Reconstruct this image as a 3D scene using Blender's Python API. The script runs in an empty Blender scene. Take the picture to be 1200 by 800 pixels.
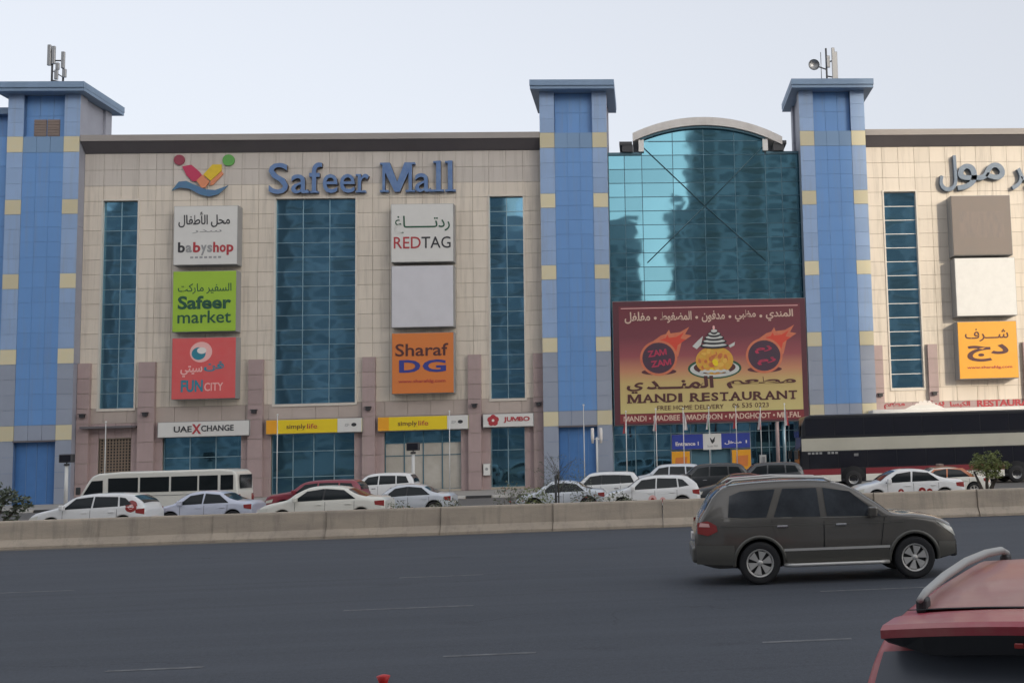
import bpy, bmesh, math, random
from mathutils import Matrix, Vector
random.seed(7)
PI = math.pi
SC = bpy.context.scene
COL = SC.collection

# ------------------------------------------------------------------ camera
CP, CR, CY = .09531431, -.02980816, .07909366
_f = Vector((math.sin(CY)*math.cos(CP), math.cos(CY)*math.cos(CP), math.sin(CP)))
_r = Vector((math.cos(CY), -math.sin(CY), 0))
_u = _r.cross(_f)
_r2 = math.cos(CR)*_r + math.sin(CR)*_u
_u2 = -math.sin(CR)*_r + math.cos(CR)*_u
cd = bpy.data.cameras.new('camera')
cam = bpy.data.objects.new('camera', cd)
COL.objects.link(cam)
cam.matrix_world = Matrix(((_r2.x, _u2.x, -_f.x, 0), (_r2.y, _u2.y, -_f.y, 0), (_r2.z, _u2.z, -_f.z, 2.48), (0, 0, 0, 1)))
cd.sensor_width = 36; cd.lens = 39.0
cd.shift_x = -261.7/1200
cd.clip_start = .1; cd.clip_end = 3000
SC.camera = cam

# ------------------------------------------------------------------ sky, sun, exposure
SUN_EL = math.radians(15); SUN_AZ = math.radians(34)      # azimuth measured from -Y towards +X
w = bpy.data.worlds.new('World'); SC.world = w; w.use_nodes = True
nt = w.node_tree
bg = nt.nodes['Background']
sky = nt.nodes.new('ShaderNodeTexSky'); sky.sky_type = 'NISHITA'; sky.sun_disc = False
sky.sun_elevation = SUN_EL
sky.sun_rotation = PI - SUN_AZ                              # clockwise from +Y
sky.air_density = 1.0; sky.dust_density = 6.0; sky.ozone_density = 2.0
hs = nt.nodes.new('ShaderNodeHueSaturation'); hs.inputs['Saturation'].default_value = .34
mixr = nt.nodes.new('ShaderNodeMix'); mixr.data_type = 'RGBA'
mixr.inputs[0].default_value = .34
mixr.inputs[7].default_value = (5.35, 5.5, 5.95, 1)        # thin even overcast haze veil
nt.links.new(sky.outputs[0], hs.inputs['Color']); nt.links.new(hs.outputs[0], mixr.inputs[6])
nt.links.new(mixr.outputs[2], bg.inputs[0])
bg.inputs[1].default_value = .15
sl = bpy.data.lights.new('sun', 'SUN'); sl.energy = 1.35; sl.angle = math.radians(.8); sl.color = (1, .86, .66)
so = bpy.data.objects.new('sun', sl); COL.objects.link(so)
sd = Vector((math.sin(SUN_AZ)*math.cos(SUN_EL), -math.cos(SUN_AZ)*math.cos(SUN_EL), math.sin(SUN_EL)))
so.rotation_euler = sd.to_track_quat('Z', 'Y').to_euler()
so.location = sd*400
SC.view_settings.view_transform = 'Standard'; SC.view_settings.look = 'None'
SC.view_settings.exposure = 0.60; SC.view_settings.gamma = 1

# ------------------------------------------------------------------ materials
def S(r, g, b):
    f = lambda c: (c/255/12.92) if c/255 <= .04045 else ((c/255+.055)/1.055)**2.4
    return (f(r), f(g), f(b))
def mat(name, col, rough=.6, metal=0., var=0., nscale=3., namt=.0, col2=None, bump=0., bscale=20., spec=.5, coat=0., stretch=None, emit=None, streak=0.):
    m = bpy.data.materials.new(name); m.use_nodes = True
    t = m.node_tree; b = t.nodes['Principled BSDF']; L = t.links.new
    b.inputs['Roughness'].default_value = rough; b.inputs['Metallic'].default_value = metal
    b.inputs['Specular IOR Level'].default_value = spec; b.inputs['Coat Weight'].default_value = coat
    if coat: b.inputs['Coat Roughness'].default_value = .06
    out = None
    tc = t.nodes.new('ShaderNodeNewGeometry'); vec = tc.outputs['Position']
    if stretch:
        mp = t.nodes.new('ShaderNodeMapping'); mp.inputs['Scale'].default_value = stretch
        L(vec, mp.inputs[0]); vec = mp.outputs[0]
    c = (*col, 1)
    if namt > 0:
        n = t.nodes.new('ShaderNodeTexNoise'); n.inputs['Scale'].default_value = nscale; n.inputs['Detail'].default_value = 6
        n.inputs['Roughness'].default_value = .62
        L(vec, n.inputs['Vector'])
        mx = t.nodes.new('ShaderNodeMix'); mx.data_type = 'RGBA'
        c2 = col2 or tuple(v*.6 for v in col)
        mr = t.nodes.new('ShaderNodeMapRange'); mr.inputs[1].default_value = .38; mr.inputs[2].default_value = .68
        mr.inputs[3].default_value = 0; mr.inputs[4].default_value = namt
        L(n.outputs[0], mr.inputs[0]); L(mr.outputs[0], mx.inputs[0])
        mx.inputs[6].default_value = c; mx.inputs[7].default_value = (*c2, 1)
        out = mx.outputs[2]
    if streak > 0:      # rain-washed dust: narrow vertical runs
        g2 = t.nodes.new('ShaderNodeNewGeometry'); m2 = t.nodes.new('ShaderNodeMapping'); m2.inputs['Scale'].default_value = (1.9, 1.9, .10)
        n2 = t.nodes.new('ShaderNodeTexNoise'); n2.inputs['Scale'].default_value = 1.6; n2.inputs['Detail'].default_value = 6; n2.inputs['Roughness'].default_value = .7
        r2 = t.nodes.new('ShaderNodeMapRange'); r2.inputs[1].default_value = .50; r2.inputs[2].default_value = .72; r2.inputs[3].default_value = 0; r2.inputs[4].default_value = streak
        x2 = t.nodes.new('ShaderNodeMix'); x2.data_type = 'RGBA'; x2.inputs[7].default_value = (.26, .23, .19, 1)
        L(g2.outputs['Position'], m2.inputs[0]); L(m2.outputs[0], n2.inputs['Vector']); L(n2.outputs[0], r2.inputs[0]); L(r2.outputs[0], x2.inputs[0])
        if out: L(out, x2.inputs[6])
        else: x2.inputs[6].default_value = c
        out = x2.outputs[2]
    if var > 0:
        oi = t.nodes.new('ShaderNodeObjectInfo'); h = t.nodes.new('ShaderNodeHueSaturation')
        mr = t.nodes.new('ShaderNodeMapRange'); mr.inputs[3].default_value = 1-var; mr.inputs[4].default_value = 1+var
        L(oi.outputs['Random'], mr.inputs[0]); L(mr.outputs[0], h.inputs['Value'])
        if out: L(out, h.inputs['Color'])
        else: h.inputs['Color'].default_value = c
        out = h.outputs[0]
    if out: L(out, b.inputs['Base Color'])
    else: b.inputs['Base Color'].default_value = c
    if bump > 0:
        n = t.nodes.new('ShaderNodeTexNoise'); n.inputs['Scale'].default_value = bscale; n.inputs['Detail'].default_value = 3
        L(vec, n.inputs['Vector'])
        bp = t.nodes.new('ShaderNodeBump'); bp.inputs['Strength'].default_value = bump; bp.inputs['Distance'].default_value = .02
        L(n.outputs[0], bp.inputs['Height']); L(bp.outputs[0], b.inputs['Normal'])
    if emit:
        b.inputs['Emission Color'].default_value = (*emit[0], 1); b.inputs['Emission Strength'].default_value = emit[1]
    return m
M = {}
M['cream'] = mat('cream_cladding', (.68, .605, .51), .55, var=.045, nscale=.6, namt=.35, col2=(.57, .505, .43), stretch=(1, 1, .35), bump=.05, bscale=3, streak=.45)
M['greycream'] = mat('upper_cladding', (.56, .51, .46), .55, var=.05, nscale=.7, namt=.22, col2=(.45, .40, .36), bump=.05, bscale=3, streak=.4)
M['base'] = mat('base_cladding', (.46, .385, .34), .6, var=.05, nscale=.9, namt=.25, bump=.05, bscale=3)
M['pier'] = mat('pier_cladding', (.40, .30, .29), .6, var=.05, nscale=.9, namt=.25, bump=.05, bscale=3, streak=.35)
M['joint'] = mat('dark_joint', (.42, .37, .30), .8)
M['bluejoint'] = mat('blue_joint', (.115, .22, .42), .8)
M['blue'] = mat('blue_cladding', (.135, .29, .58), .42, var=.035, nscale=.5, namt=.25, col2=(.12, .255, .52), bump=.03, bscale=2, streak=.22)
M['bluedoor'] = mat('blue_door', (.07, .19, .44), .4, nscale=1, namt=.3)
M['band'] = mat('pale_blue_cladding', (.18, .29, .45), .45, var=.04)
M['stripe'] = mat('stripe_cladding', (.28, .40, .61), .45, var=.05, nscale=.5, namt=.2, streak=.3)
M['stripelow'] = mat('lower_stripe_cladding', (.29, .325, .40), .5, var=.05, nscale=.5, namt=.2)
M['yellow'] = mat('yellow_cladding', (.62, .55, .36), .5, var=.12, nscale=2, namt=.35, col2=(.58, .55, .44))
M['slab'] = mat('roof_slab_blue', (.20, .29, .42), .5, nscale=1, namt=.3)
M['side'] = mat('tower_side_grey', (.33, .34, .40), .55, nscale=.8, namt=.25)
M['cap'] = mat('cornice_cap', (.33, .30, .28), .6, nscale=1, namt=.3, stretch=(.3, 1, 1))
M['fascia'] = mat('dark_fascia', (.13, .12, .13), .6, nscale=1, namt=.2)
M['reveal'] = mat('window_reveal_paint', (.62, .57, .50), .5)
M['alu'] = mat('aluminium_mullion', (.32, .46, .52), .35, metal=.6)
M['darkalu'] = mat('dark_mullion', (.07, .16, .21), .4)
M['white'] = mat('white_paint', (.72, .71, .68), .5, nscale=2, namt=.15)
M['signwhite'] = mat('sign_white', (.66, .65, .62), .5, nscale=1.5, namt=.25, col2=(.55, .54, .52))
M['blank'] = mat('blank_sign_grey', (.62, .61, .64), .5, nscale=1, namt=.15)
M['signgreen'] = mat('sign_green', (.33, .52, .045), .5, nscale=1, namt=.12)
M['signred'] = mat('sign_red', (.66, .10, .10), .5, nscale=1.2, namt=.2, col2=(.62, .20, .18))
M['signorange'] = mat('sign_orange', (.66, .20, .045), .5, nscale=1.4, namt=.25, col2=(.58, .20, .08))
M['signamber'] = mat('sign_amber', (.80, .36, .02), .5, nscale=1.4, namt=.1)
M['signgrey'] = mat('sign_taupe', (.22, .18, .155), .6, nscale=.9, namt=.3, col2=(.18, .165, .155))
M['signyellow'] = mat('sign_yellow', (.78, .58, .02), .45, nscale=1, namt=.1)
M['box'] = mat('sign_box_side', (.30, .30, .30), .6)
M['ink'] = mat('dark_ink', (.035, .035, .04), .6)
M['greentext'] = mat('dark_green_ink', (.02, .09, .05), .6)
M['redink'] = mat('red_ink', (.40, .04, .05), .6)
M['blueink'] = mat('blue_ink', (.04, .05, .25), .6)
M['tealink'] = mat('teal_ink', (.03, .22, .30), .6)
M['whiteink'] = mat('white_ink', (.75, .70, .66), .6)
M['pinkink'] = mat('pink_ink', (.80, .45, .42), .6)
M['creamink'] = mat('cream_ink', (.62, .45, .36), .6)
M['brownink'] = mat('brown_ink', (.09, .03, .03), .6)
M['letter'] = mat('blue_letter_face', (.10, .18, .37), .35, nscale=2, namt=.5, col2=(.20, .30, .46))
M['letterside'] = mat('letter_return', (.09, .08, .08), .5)
M['letterg'] = mat('grey_letter_face', (.12, .17, .24), .4, nscale=2, namt=.5, col2=(.22, .27, .32))
M['asphaltgrey'] = None
M['conc'] = mat('barrier_concrete', (.50, .42, .33), .85, var=.06, nscale=1.1, namt=.6, col2=(.33, .28, .23), bump=.4, bscale=25, stretch=(.6, 1, 2.2), streak=.7)
M['kerbw'] = mat('kerb_white', (.62, .60, .56), .8, var=.1, nscale=3, namt=.4)
M['kerbb'] = mat('kerb_black', (.05, .05, .05), .8, var=.1, nscale=3, namt=.4)
M['pave'] = mat('pavement_concrete', (.36, .34, .31), .85, nscale=1, namt=.4, var=.05)
M['sand'] = mat('sandy_verge', (.20, .175, .14), .95, nscale=2, namt=.6, col2=(.12, .11, .10), bump=.6, bscale=12)
M['metal'] = mat('grey_metal', (.30, .30, .30), .4, metal=.7)
M['darkmetal'] = mat('dark_metal', (.05, .05, .055), .5)
M['pole'] = mat('white_pole', (.66, .66, .64), .4)
M['rubber'] = mat('tyre_rubber', (.018, .018, .02), .8, nscale=8, namt=.3, col2=(.04, .038, .035))
M['liner'] = mat('arch_liner', (.012, .012, .013), .9)
M['rim'] = mat('alloy_rim', (.66, .64, .60), .4, metal=.55)
M['rimdark'] = mat('rim_shadow', (.03, .03, .03), .6)
M['carglass'] = mat('car_glass', (.012, .016, .018), .10, spec=.32)
M['herog'] = mat('tinted_glass', (.045, .052, .060), .08, spec=.6, nscale=1.6, namt=.8, col2=(.012, .013, .016))  # noise paints lighter and darker reflections into the pane colour
M['busglass'] = mat('coach_black_glass', (.012, .013, .020), .12, spec=.5, nscale=.6, namt=.4, col2=(.02, .018, .022))
M['plastic'] = mat('dark_plastic', (.035, .036, .038), .6)
M['seam'] = mat('panel_gap', (.008, .008, .009), .9)
M['lampred'] = mat('lamp_red', (.30, .03, .025), .15, coat=.6)
M['lampclear'] = mat('lamp_clear', (.75, .74, .66), .12, coat=.8)
M['lamporange'] = mat('lamp_orange', (.55, .17, .03), .2, coat=.6)
M['chrome'] = mat('chrome_trim', (.55, .55, .55), .2, metal=.9)
M['lattice'] = mat('lattice_brown', (.26, .20, .15), .6, nscale=2, namt=.3)
M['louvre'] = mat('tan_louvre', (.26, .20, .17), .6, nscale=3, namt=.3)
M['bark'] = mat('bark', (.10, .085, .07), .9, nscale=9, namt=.6, bump=.5, bscale=30)
M['leafdark'] = mat('leaf_grey_green', (.10, .125, .085), .6, nscale=4, namt=.6, col2=(.17, .19, .15))
M['leaf'] = mat('leaf_green', (.20, .23, .07), .6, nscale=3, namt=.7, col2=(.09, .12, .035))
M['leafdry'] = mat('leaf_dry', (.17, .185, .12), .7, nscale=4, namt=.6, col2=(.10, .12, .07))
M['petal'] = mat('red_petal', (.50, .10, .08), .6, nscale=5, namt=.5, col2=(.6, .35, .3))
M['redplastic'] = mat('red_plastic', (.60, .02, .02), .4)
M['tower_wall'] = mat('far_tower_wall', (.66, .68, .72), .8, nscale=.1, namt=.3)
M['tower_wall2'] = mat('far_tower_wall_brown', (.60, .60, .62), .8, nscale=.1, namt=.3)
M['tower_glass'] = mat('far_tower_glass', (.24, .28, .32), .15, spec=.7)
M['shutterwhite'] = mat('paper_backing', (.40, .37, .32), .8, nscale=.9, namt=.6, col2=(.55, .53, .48))
M['shutterred'] = mat('maroon_paint', (.24, .03, .04), .35, coat=.3)
def paint(name, col, flake=.0, rough=.28, coat=.7):
    return mat(name, col, rough, metal=flake, coat=coat, nscale=1.5, namt=.15, col2=tuple(c*.8 for c in col))
M['p_brown'] = paint('bronze_grey_paint', (.125, .114, .098), .4, .26, .9)
M['p_brown2'] = paint('bronze_lower_paint', (.13, .125, .108), .3, .45, .3)
M['p_red'] = mat('dusty_red_paint', (.36, .018, .045), .42, coat=.12, nscale=1.8, namt=.6, col2=(.42, .24, .20), bump=.0)
M['p_white'] = paint('white_car_paint', (.84, .84, .83))
M['p_cream'] = paint('cream_car_paint', (.80, .78, .70))
M['p_lav'] = paint('silver_lavender_paint', (.62, .65, .76), .1)
M['p_silver'] = paint('silver_paint', (.66, .69, .73), .15)
M['p_maroon'] = paint('maroon_paint_car', (.27, .03, .05))
M['p_black'] = paint('black_paint', (.02, .022, .024))
M['p_dark'] = paint('dark_grey_paint', (.05, .055, .06))
M['p_orange'] = paint('orange_paint', (.55, .16, .05))

def glass_mat(name, tint, dark=0.):
    """tinted mirror glazing: each pane slightly bowed"""
    m = bpy.data.materials.new(name); m.use_nodes = True
    t = m.node_tree; b = t.nodes['Principled BSDF']; L = t.links.new
    b.inputs['Base Color'].default_value = (*tint, 1); b.inputs['Metallic'].default_value = .92
    b.inputs['Roughness'].default_value = .035
    g = t.nodes.new('ShaderNodeNewGeometry'); oi = t.nodes.new('ShaderNodeObjectInfo')
    h = t.nodes.new('ShaderNodeHueSaturation'); h.inputs['Color'].default_value = (*tint, 1)
    mr = t.nodes.new('ShaderNodeMapRange'); mr.inputs[3].default_value = .84; mr.inputs[4].default_value = 1.1
    L(oi.outputs['Random'], mr.inputs[0]); L(mr.outputs[0], h.inputs['Value']); L(h.outputs[0], b.inputs['Base Color'])
    mp = t.nodes.new('ShaderNodeMapping'); mp.inputs['Scale'].default_value = (.8, .8, 1.3)
    L(g.outputs['Position'], mp.inputs[0])
    n = t.nodes.new('ShaderNodeTexNoise'); n.inputs['Scale'].default_value = .55; n.inputs['Detail'].default_value = 1.2
    L(mp.outputs[0], n.inputs['Vector'])
    bp = t.nodes.new('ShaderNodeBump'); bp.inputs['Strength'].default_value = 1; bp.inputs['Distance'].default_value = .009
    L(n.outputs[0], bp.inputs['Height']); L(bp.outputs[0], b.inputs['Normal'])
    return m
M['glass'] = glass_mat('teal_mirror_glass', (.155, .345, .42))
M['glass2'] = glass_mat('blue_mirror_glass', (.17, .36, .49))
M['glass3'] = glass_mat('shopfront_glass', (.12, .27, .36))

def billboard_mat():
    m = bpy.data.materials.new('billboard_print'); m.use_nodes = True
    t = m.node_tree; b = t.nodes['Principled BSDF']; L = t.links.new
    g = t.nodes.new('ShaderNodeNewGeometry'); s = t.nodes.new('ShaderNodeSeparateXYZ'); L(g.outputs['Position'], s.inputs[0])
    mr = t.nodes.new('ShaderNodeMapRange'); mr.inputs[1].default_value = 4.9; mr.inputs[2].default_value = 12.0
    L(s.outputs[2], mr.inputs[0])
    r = t.nodes.new('ShaderNodeValToRGB'); L(mr.outputs[0], r.inputs[0])
    e = r.color_ramp.elements
    e[0].position = 0; e[0].color = (.56, .48, .20, 1)
    e[1].position = 1; e[1].color = (.16, .035, .045, 1)
    for p, c in ((.30, (.53, .39, .16, 1)), (.42, (.52, .24, .13, 1)), (.56, (.30, .08, .09, 1)), (.75, (.17, .045, .06, 1))):
        k = e.new(p); k.color = c
    L(r.outputs[0], b.inputs['Base Color']); b.inputs['Roughness'].default_value = .5
    return m
M['billboard'] = billboard_mat()
M['bbframe'] = mat('billboard_frame', (.10, .03, .04), .5)
M['bbband'] = mat('billboard_band', (.22, .035, .04), .5)

def asphalt_mat(name, col, col2, streak=True):
    m = bpy.data.materials.new(name); m.use_nodes = True
    t = m.node_tree; b = t.nodes['Principled BSDF']; L = t.links.new
    g = t.nodes.new('ShaderNodeNewGeometry')
    def noise(sc, st, det=5, ro=.6):
        mp = t.nodes.new('ShaderNodeMapping'); mp.inputs['Scale'].default_value = st
        L(g.outputs['Position'], mp.inputs[0])
        n = t.nodes.new('ShaderNodeTexNoise'); n.inputs['Scale'].default_value = sc; n.inputs['Detail'].default_value = det
        n.inputs['Roughness'].default_value = ro; L(mp.outputs[0], n.inputs['Vector']); return n.outputs[0]
    def rng(o, a, b_, c, d):
        mr = t.nodes.new('ShaderNodeMapRange'); mr.inputs[1].default_value = a; mr.inputs[2].default_value = b_
        mr.inputs[3].default_value = c; mr.inputs[4].default_value = d; L(o, mr.inputs[0]); return mr.outputs[0]
    def mix(f, a, b_):
        x = t.nodes.new('ShaderNodeMix'); x.data_type = 'RGBA'; L(f, x.inputs[0])
        for i, v in ((6, a), (7, b_)):
            if isinstance(v, tuple): x.inputs[i].default_value = (*v, 1)
            else: L(v, x.inputs[i])
        return x.outputs[2]
    c = mix(rng(noise(.12, (.25, 1, 1)), .35, .7, 0, 1), col, col2)
    if streak:
        c = mix(rng(noise(1.0, (.02, 1.1, 1), 3), .45, .7, 0, .45), c, tuple(v*1.35 for v in col2))
        c = mix(rng(noise(1.6, (.03, 1.3, 1), 2), .55, .75, 0, .5), c, tuple(v*.7 for v in col))
        c = mix(rng(noise(.5, (1, .8, 1), 6, .7), .60, .72, 0, .35), c, tuple(v*.6 for v in col))
        vo = t.nodes.new('ShaderNodeTexVoronoi'); vo.feature = 'DISTANCE_TO_EDGE'; vo.inputs['Scale'].default_value = .16
        wv = t.nodes.new('ShaderNodeVectorMath'); wv.operation = 'ADD'; nz = t.nodes.new('ShaderNodeTexNoise'); nz.inputs['Scale'].default_value = .9; nz.inputs['Detail'].default_value = 5
        L(g.outputs['Position'], nz.inputs['Vector']); L(g.outputs['Position'], wv.inputs[0]); L(nz.outputs['Color'], wv.inputs[1]); L(wv.outputs[0], vo.inputs['Vector'])
        crk = t.nodes.new('ShaderNodeMath'); crk.operation = 'MULTIPLY'
        L(rng(vo.outputs['Distance'], .0, .006, 1, 0), crk.inputs[0]); L(rng(noise(.22, (1, 1, 1), 2), .52, .60, 0, .75), crk.inputs[1])
        c = mix(crk.outputs[0], c, tuple(v*.35 for v in col))
        c = mix(rng(noise(.9, (.5, 1.2, 1), 2, .4), .66, .74, 0, .5), c, tuple(v*.55 for v in col))
        c = mix(rng(noise(14, (1, 1, 1), 3, .7), .35, .7, 0, .4), c, tuple(v*1.6 for v in col2))
    c = mix(rng(noise(45, (1, 1, 1), 2), .45, .75, 0, .45), c, tuple(v*1.9 for v in col2))
    L(c, b.inputs['Base Color']); b.inputs['Roughness'].default_value = .82; b.inputs['Specular IOR Level'].default_value = .35
    bp = t.nodes.new('ShaderNodeBump'); bp.inputs['Strength'].default_value = .35; bp.inputs['Distance'].default_value = .01
    L(noise(60, (1, 1, 1), 3), bp.inputs['Height']); L(bp.outputs[0], b.inputs['Normal'])
    return m
M['road'] = asphalt_mat('road_asphalt', (.046, .052, .063), (.060, .066, .078))
M['lot'] = asphalt_mat('lot_asphalt', (.11, .105, .10), (.15, .14, .13), False)
M['ground'] = mat('dusty_ground', (.27, .24, .20), .95, nscale=.3, namt=.5, bump=.3, bscale=3)
M['lanepaint'] = mat('worn_lane_paint', (.17, .175, .18), .8, nscale=6, namt=.9, col2=(.07, .073, .08))

# ------------------------------------------------------------------ mesh helpers
class MB:
    def __init__(s): s.v = []; s.f = []; s.m = []; s.mats = []; s.sm = []
    def mi(s, m):
        if m not in s.mats: s.mats.append(m)
        return s.mats.index(m)
    def add(s, vs, fs, m, smooth=False):
        o = len(s.v); s.v += [tuple(v) for v in vs]; k = s.mi(m)
        for f in fs: s.f.append([i+o for i in f]); s.m.append(k); s.sm.append(smooth)
        return s
    def box(s, x0, x1, y0, y1, z0, z1, m):
        v = [(x0, y0, z0), (x1, y0, z0), (x1, y1, z0), (x0, y1, z0), (x0, y0, z1), (x1, y0, z1), (x1, y1, z1), (x0, y1, z1)]
        return s.add(v, [(0, 3, 2, 1), (4, 5, 6, 7), (0, 1, 5, 4), (1, 2, 6, 5), (2, 3, 7, 6), (3, 0, 4, 7)], m)
    def prism_y(s, pts, y0, y1, m):        # polygon in XZ (counter-clockwise seen from -Y), extruded along Y
        n = len(pts)
        v = [(p[0], y0, p[1]) for p in pts]+[(p[0], y1, p[1]) for p in pts]
        f = [tuple(range(n)), tuple(range(2*n-1, n-1, -1))]+[(i, i+n, (i+1) % n+n, (i+1) % n) for i in range(n)]
        return s.add(v, f, m)
    def prism_x(s, pts, x0, x1, m):        # polygon in YZ extruded along X
        n = len(pts)
        v = [(x0, p[0], p[1]) for p in pts]+[(x1, p[0], p[1]) for p in pts]
        f = [tuple(range(n-1, -1, -1)), tuple(range(n, 2*n))]+[(i, (i+1) % n, (i+1) % n+n, i+n) for i in range(n)]
        return s.add(v, f, m)
    def tube(s, pts, r, m, n=8, cap=True):
        pts = [Vector(p) for p in pts]
        rs = r if isinstance(r, (list, tuple)) else [r]*len(pts)
        vs = []; fs = []
        for i, p in enumerate(pts):
            d = (pts[min(i+1, len(pts)-1)]-pts[max(i-1, 0)]).normalized()
            a = d.orthogonal().normalized() if abs(d.z) > .95 else d.cross(Vector((0, 0, 1))).normalized()
            b = d.cross(a)
            for k in range(n):
                t = 2*PI*k/n; vs.append(p+rs[i]*(math.cos(t)*a+math.sin(t)*b))
        for i in range(len(pts)-1):
            for k in range(n): fs.append((i*n+k, i*n+(k+1) % n, (i+1)*n+(k+1) % n, (i+1)*n+k))
        if cap: fs += [tuple(range(n-1, -1, -1)), tuple(range((len(pts)-1)*n, len(pts)*n))]
        return s.add(vs, fs, m, True)
    def lathe_y(s, prof, c, m, n=24, a0=0, a1=2*PI):   # prof (r, y) around axis Y through c
        closed = abs(a1-a0-2*PI) < 1e-6; k = n if closed else n+1
        vs = [(c[0]+r*math.cos(a0+(a1-a0)*i/n), c[1]+y, c[2]+r*math.sin(a0+(a1-a0)*i/n)) for i in range(k) for r, y in prof]
        q = len(prof)
        fs = [(i*q+j, i*q+j+1, ((i+1) % k)*q+j+1, ((i+1) % k)*q+j) for i in range(n) for j in range(q-1)]
        return s.add(vs, fs, m, True)
    def mesh(s, name):
        me = bpy.data.meshes.new(name); me.from_pydata(s.v, [], s.f)
        for m in s.mats: me.materials.append(m)
        me.polygons.foreach_set('material_index', s.m); me.polygons.foreach_set('use_smooth', s.sm)
        me.update(); return me
    def obj(s, name, parent=None, loc=None):
        return link(name, s.mesh(name), parent, loc)
def link(name, data, parent=None, loc=None, rot=None):
    o = bpy.data.objects.new(name, data); COL.objects.link(o)
    if parent: o.parent = parent
    if loc: o.location = loc
    if rot: o.rotation_euler = rot
    return o
def tag(o, label, cat, group=None, kind=None):
    if label: o['label'] = label
    if cat: o['category'] = cat
    if group: o['group'] = group
    if kind: o['kind'] = kind
    return o
def thing(name, label, cat, loc=(0, 0, 0), rz=0, group=None):
    return tag(link(name, None, None, loc, (0, 0, rz)), label, cat, group)
def bevel(o, wd=.02, seg=2):
    bm = bmesh.new(); bm.from_mesh(o.data)
    bmesh.ops.remove_doubles(bm, verts=bm.verts, dist=1e-5)
    ed = [e for e in bm.edges if len(e.link_faces) == 2 and e.calc_face_angle(0) > .5]
    bmesh.ops.bevel(bm, geom=ed, offset=wd, segments=seg, profile=.5, affect='EDGES', clamp_overlap=True)
    bm.to_mesh(o.data); bm.free(); return o
def structure(o): o['kind'] = 'structure'; return o

# Arabic shaping into presentation forms (visual order)
AR = {'ا': (0xFE8D, 0xFE8E, None, None), 'أ': (0xFE83, 0xFE84, None, None), 'ب': (0xFE8F, 0xFE90, 0xFE91, 0xFE92), 'ت': (0xFE95, 0xFE96, 0xFE97, 0xFE98),
      'ج': (0xFE9D, 0xFE9E, 0xFE9F, 0xFEA0), 'ح': (0xFEA1, 0xFEA2, 0xFEA3, 0xFEA4), 'خ': (0xFEA5, 0xFEA6, 0xFEA7, 0xFEA8), 'د': (0xFEA9, 0xFEAA, None, None),
      'ر': (0xFEAD, 0xFEAE, None, None), 'ز': (0xFEAF, 0xFEB0, None, None), 'س': (0xFEB1, 0xFEB2, 0xFEB3, 0xFEB4), 'ش': (0xFEB5, 0xFEB6, 0xFEB7, 0xFEB8),
      'ض': (0xFEBD, 0xFEBE, 0xFEBF, 0xFEC0), 'ط': (0xFEC1, 0xFEC2, 0xFEC3, 0xFEC4), 'ظ': (0xFEC5, 0xFEC6, 0xFEC7, 0xFEC8), 'ع': (0xFEC9, 0xFECA, 0xFECB, 0xFECC),
      'غ': (0xFECD, 0xFECE, 0xFECF, 0xFED0), 'ف': (0xFED1, 0xFED2, 0xFED3, 0xFED4), 'ك': (0xFED9, 0xFEDA, 0xFEDB, 0xFEDC), 'ل': (0xFEDD, 0xFEDE, 0xFEDF, 0xFEE0),
      'م': (0xFEE1, 0xFEE2, 0xFEE3, 0xFEE4), 'ن': (0xFEE5, 0xFEE6, 0xFEE7, 0xFEE8), 'و': (0xFEED, 0xFEEE, None, None), 'ي': (0xFEF1, 0xFEF2, 0xFEF3, 0xFEF4)}
def ar(s):
    out = []
    for i, c in enumerate(s):
        if c == 'ـ': out.append('\u0640'); continue
        if c not in AR: out.append(c); continue
        j = i > 0 and (s[i-1] == 'ـ' or (s[i-1] in AR and AR[s[i-1]][2]))
        nx = i+1 < len(s) and (s[i+1] == 'ـ' or s[i+1] in AR) and AR[c][2]
        k = 3 if (j and nx) else 1 if j else 2 if nx else 0
        out.append(chr(AR[c][k] or AR[c][0]))
    return ''.join(reversed(out))
_gc = {}
def glyph(ch, bold, shear=0.):
    """triangulated outline of one character at size 1, extruded; returns verts, faces"""
    key = (ch, bold, shear)
    if key not in _gc:
        if ch == 'M' and bold > 0:
            b = .08+bold*2.2; P = [(0, 0), (0, .69), (.20, .69), (.40, .24), (.60, .69), (.80, .69), (.80, 0), (.80-b, 0), (.80-b, .46), (.47, 0), (.33, 0), (b*.8, .46), (b*.8, 0)]
            n = len(P); vs = [(x, z, .5) for x, z in P]+[(x, z, -.5) for x, z in P]
            _gc[key] = (vs, [tuple(range(n-1, -1, -1)), tuple(range(n, 2*n))]+[(i, (i+1) % n, (i+1) % n+n, i+n) for i in range(n)])
        else:
            c = bpy.data.curves.new('t', 'FONT'); c.body = ch; c.size = 1; c.extrude = .5; c.offset = min(bold, .03); c.shear = shear; c.resolution_u = 3
            t = bpy.data.objects.new('t', c); me = bpy.data.meshes.new_from_object(t)
            _gc[key] = ([tuple(v.co) for v in me.vertices], [tuple(p.vertices) for p in me.polygons])
            bpy.data.meshes.remove(me); bpy.data.objects.remove(t); bpy.data.curves.remove(c)
    return _gc[key]
_adv = {}
def extent(st):
    if st not in _adv:
        c = bpy.data.curves.new('t', 'FONT'); c.body = st; c.size = 1
        t = bpy.data.objects.new('t', c); me = bpy.data.meshes.new_from_object(t)
        _adv[st] = max([v.co.x for v in me.vertices] or [0])
        bpy.data.meshes.remove(me); bpy.data.objects.remove(t); bpy.data.curves.remove(c)
    return _adv[st]
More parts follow.
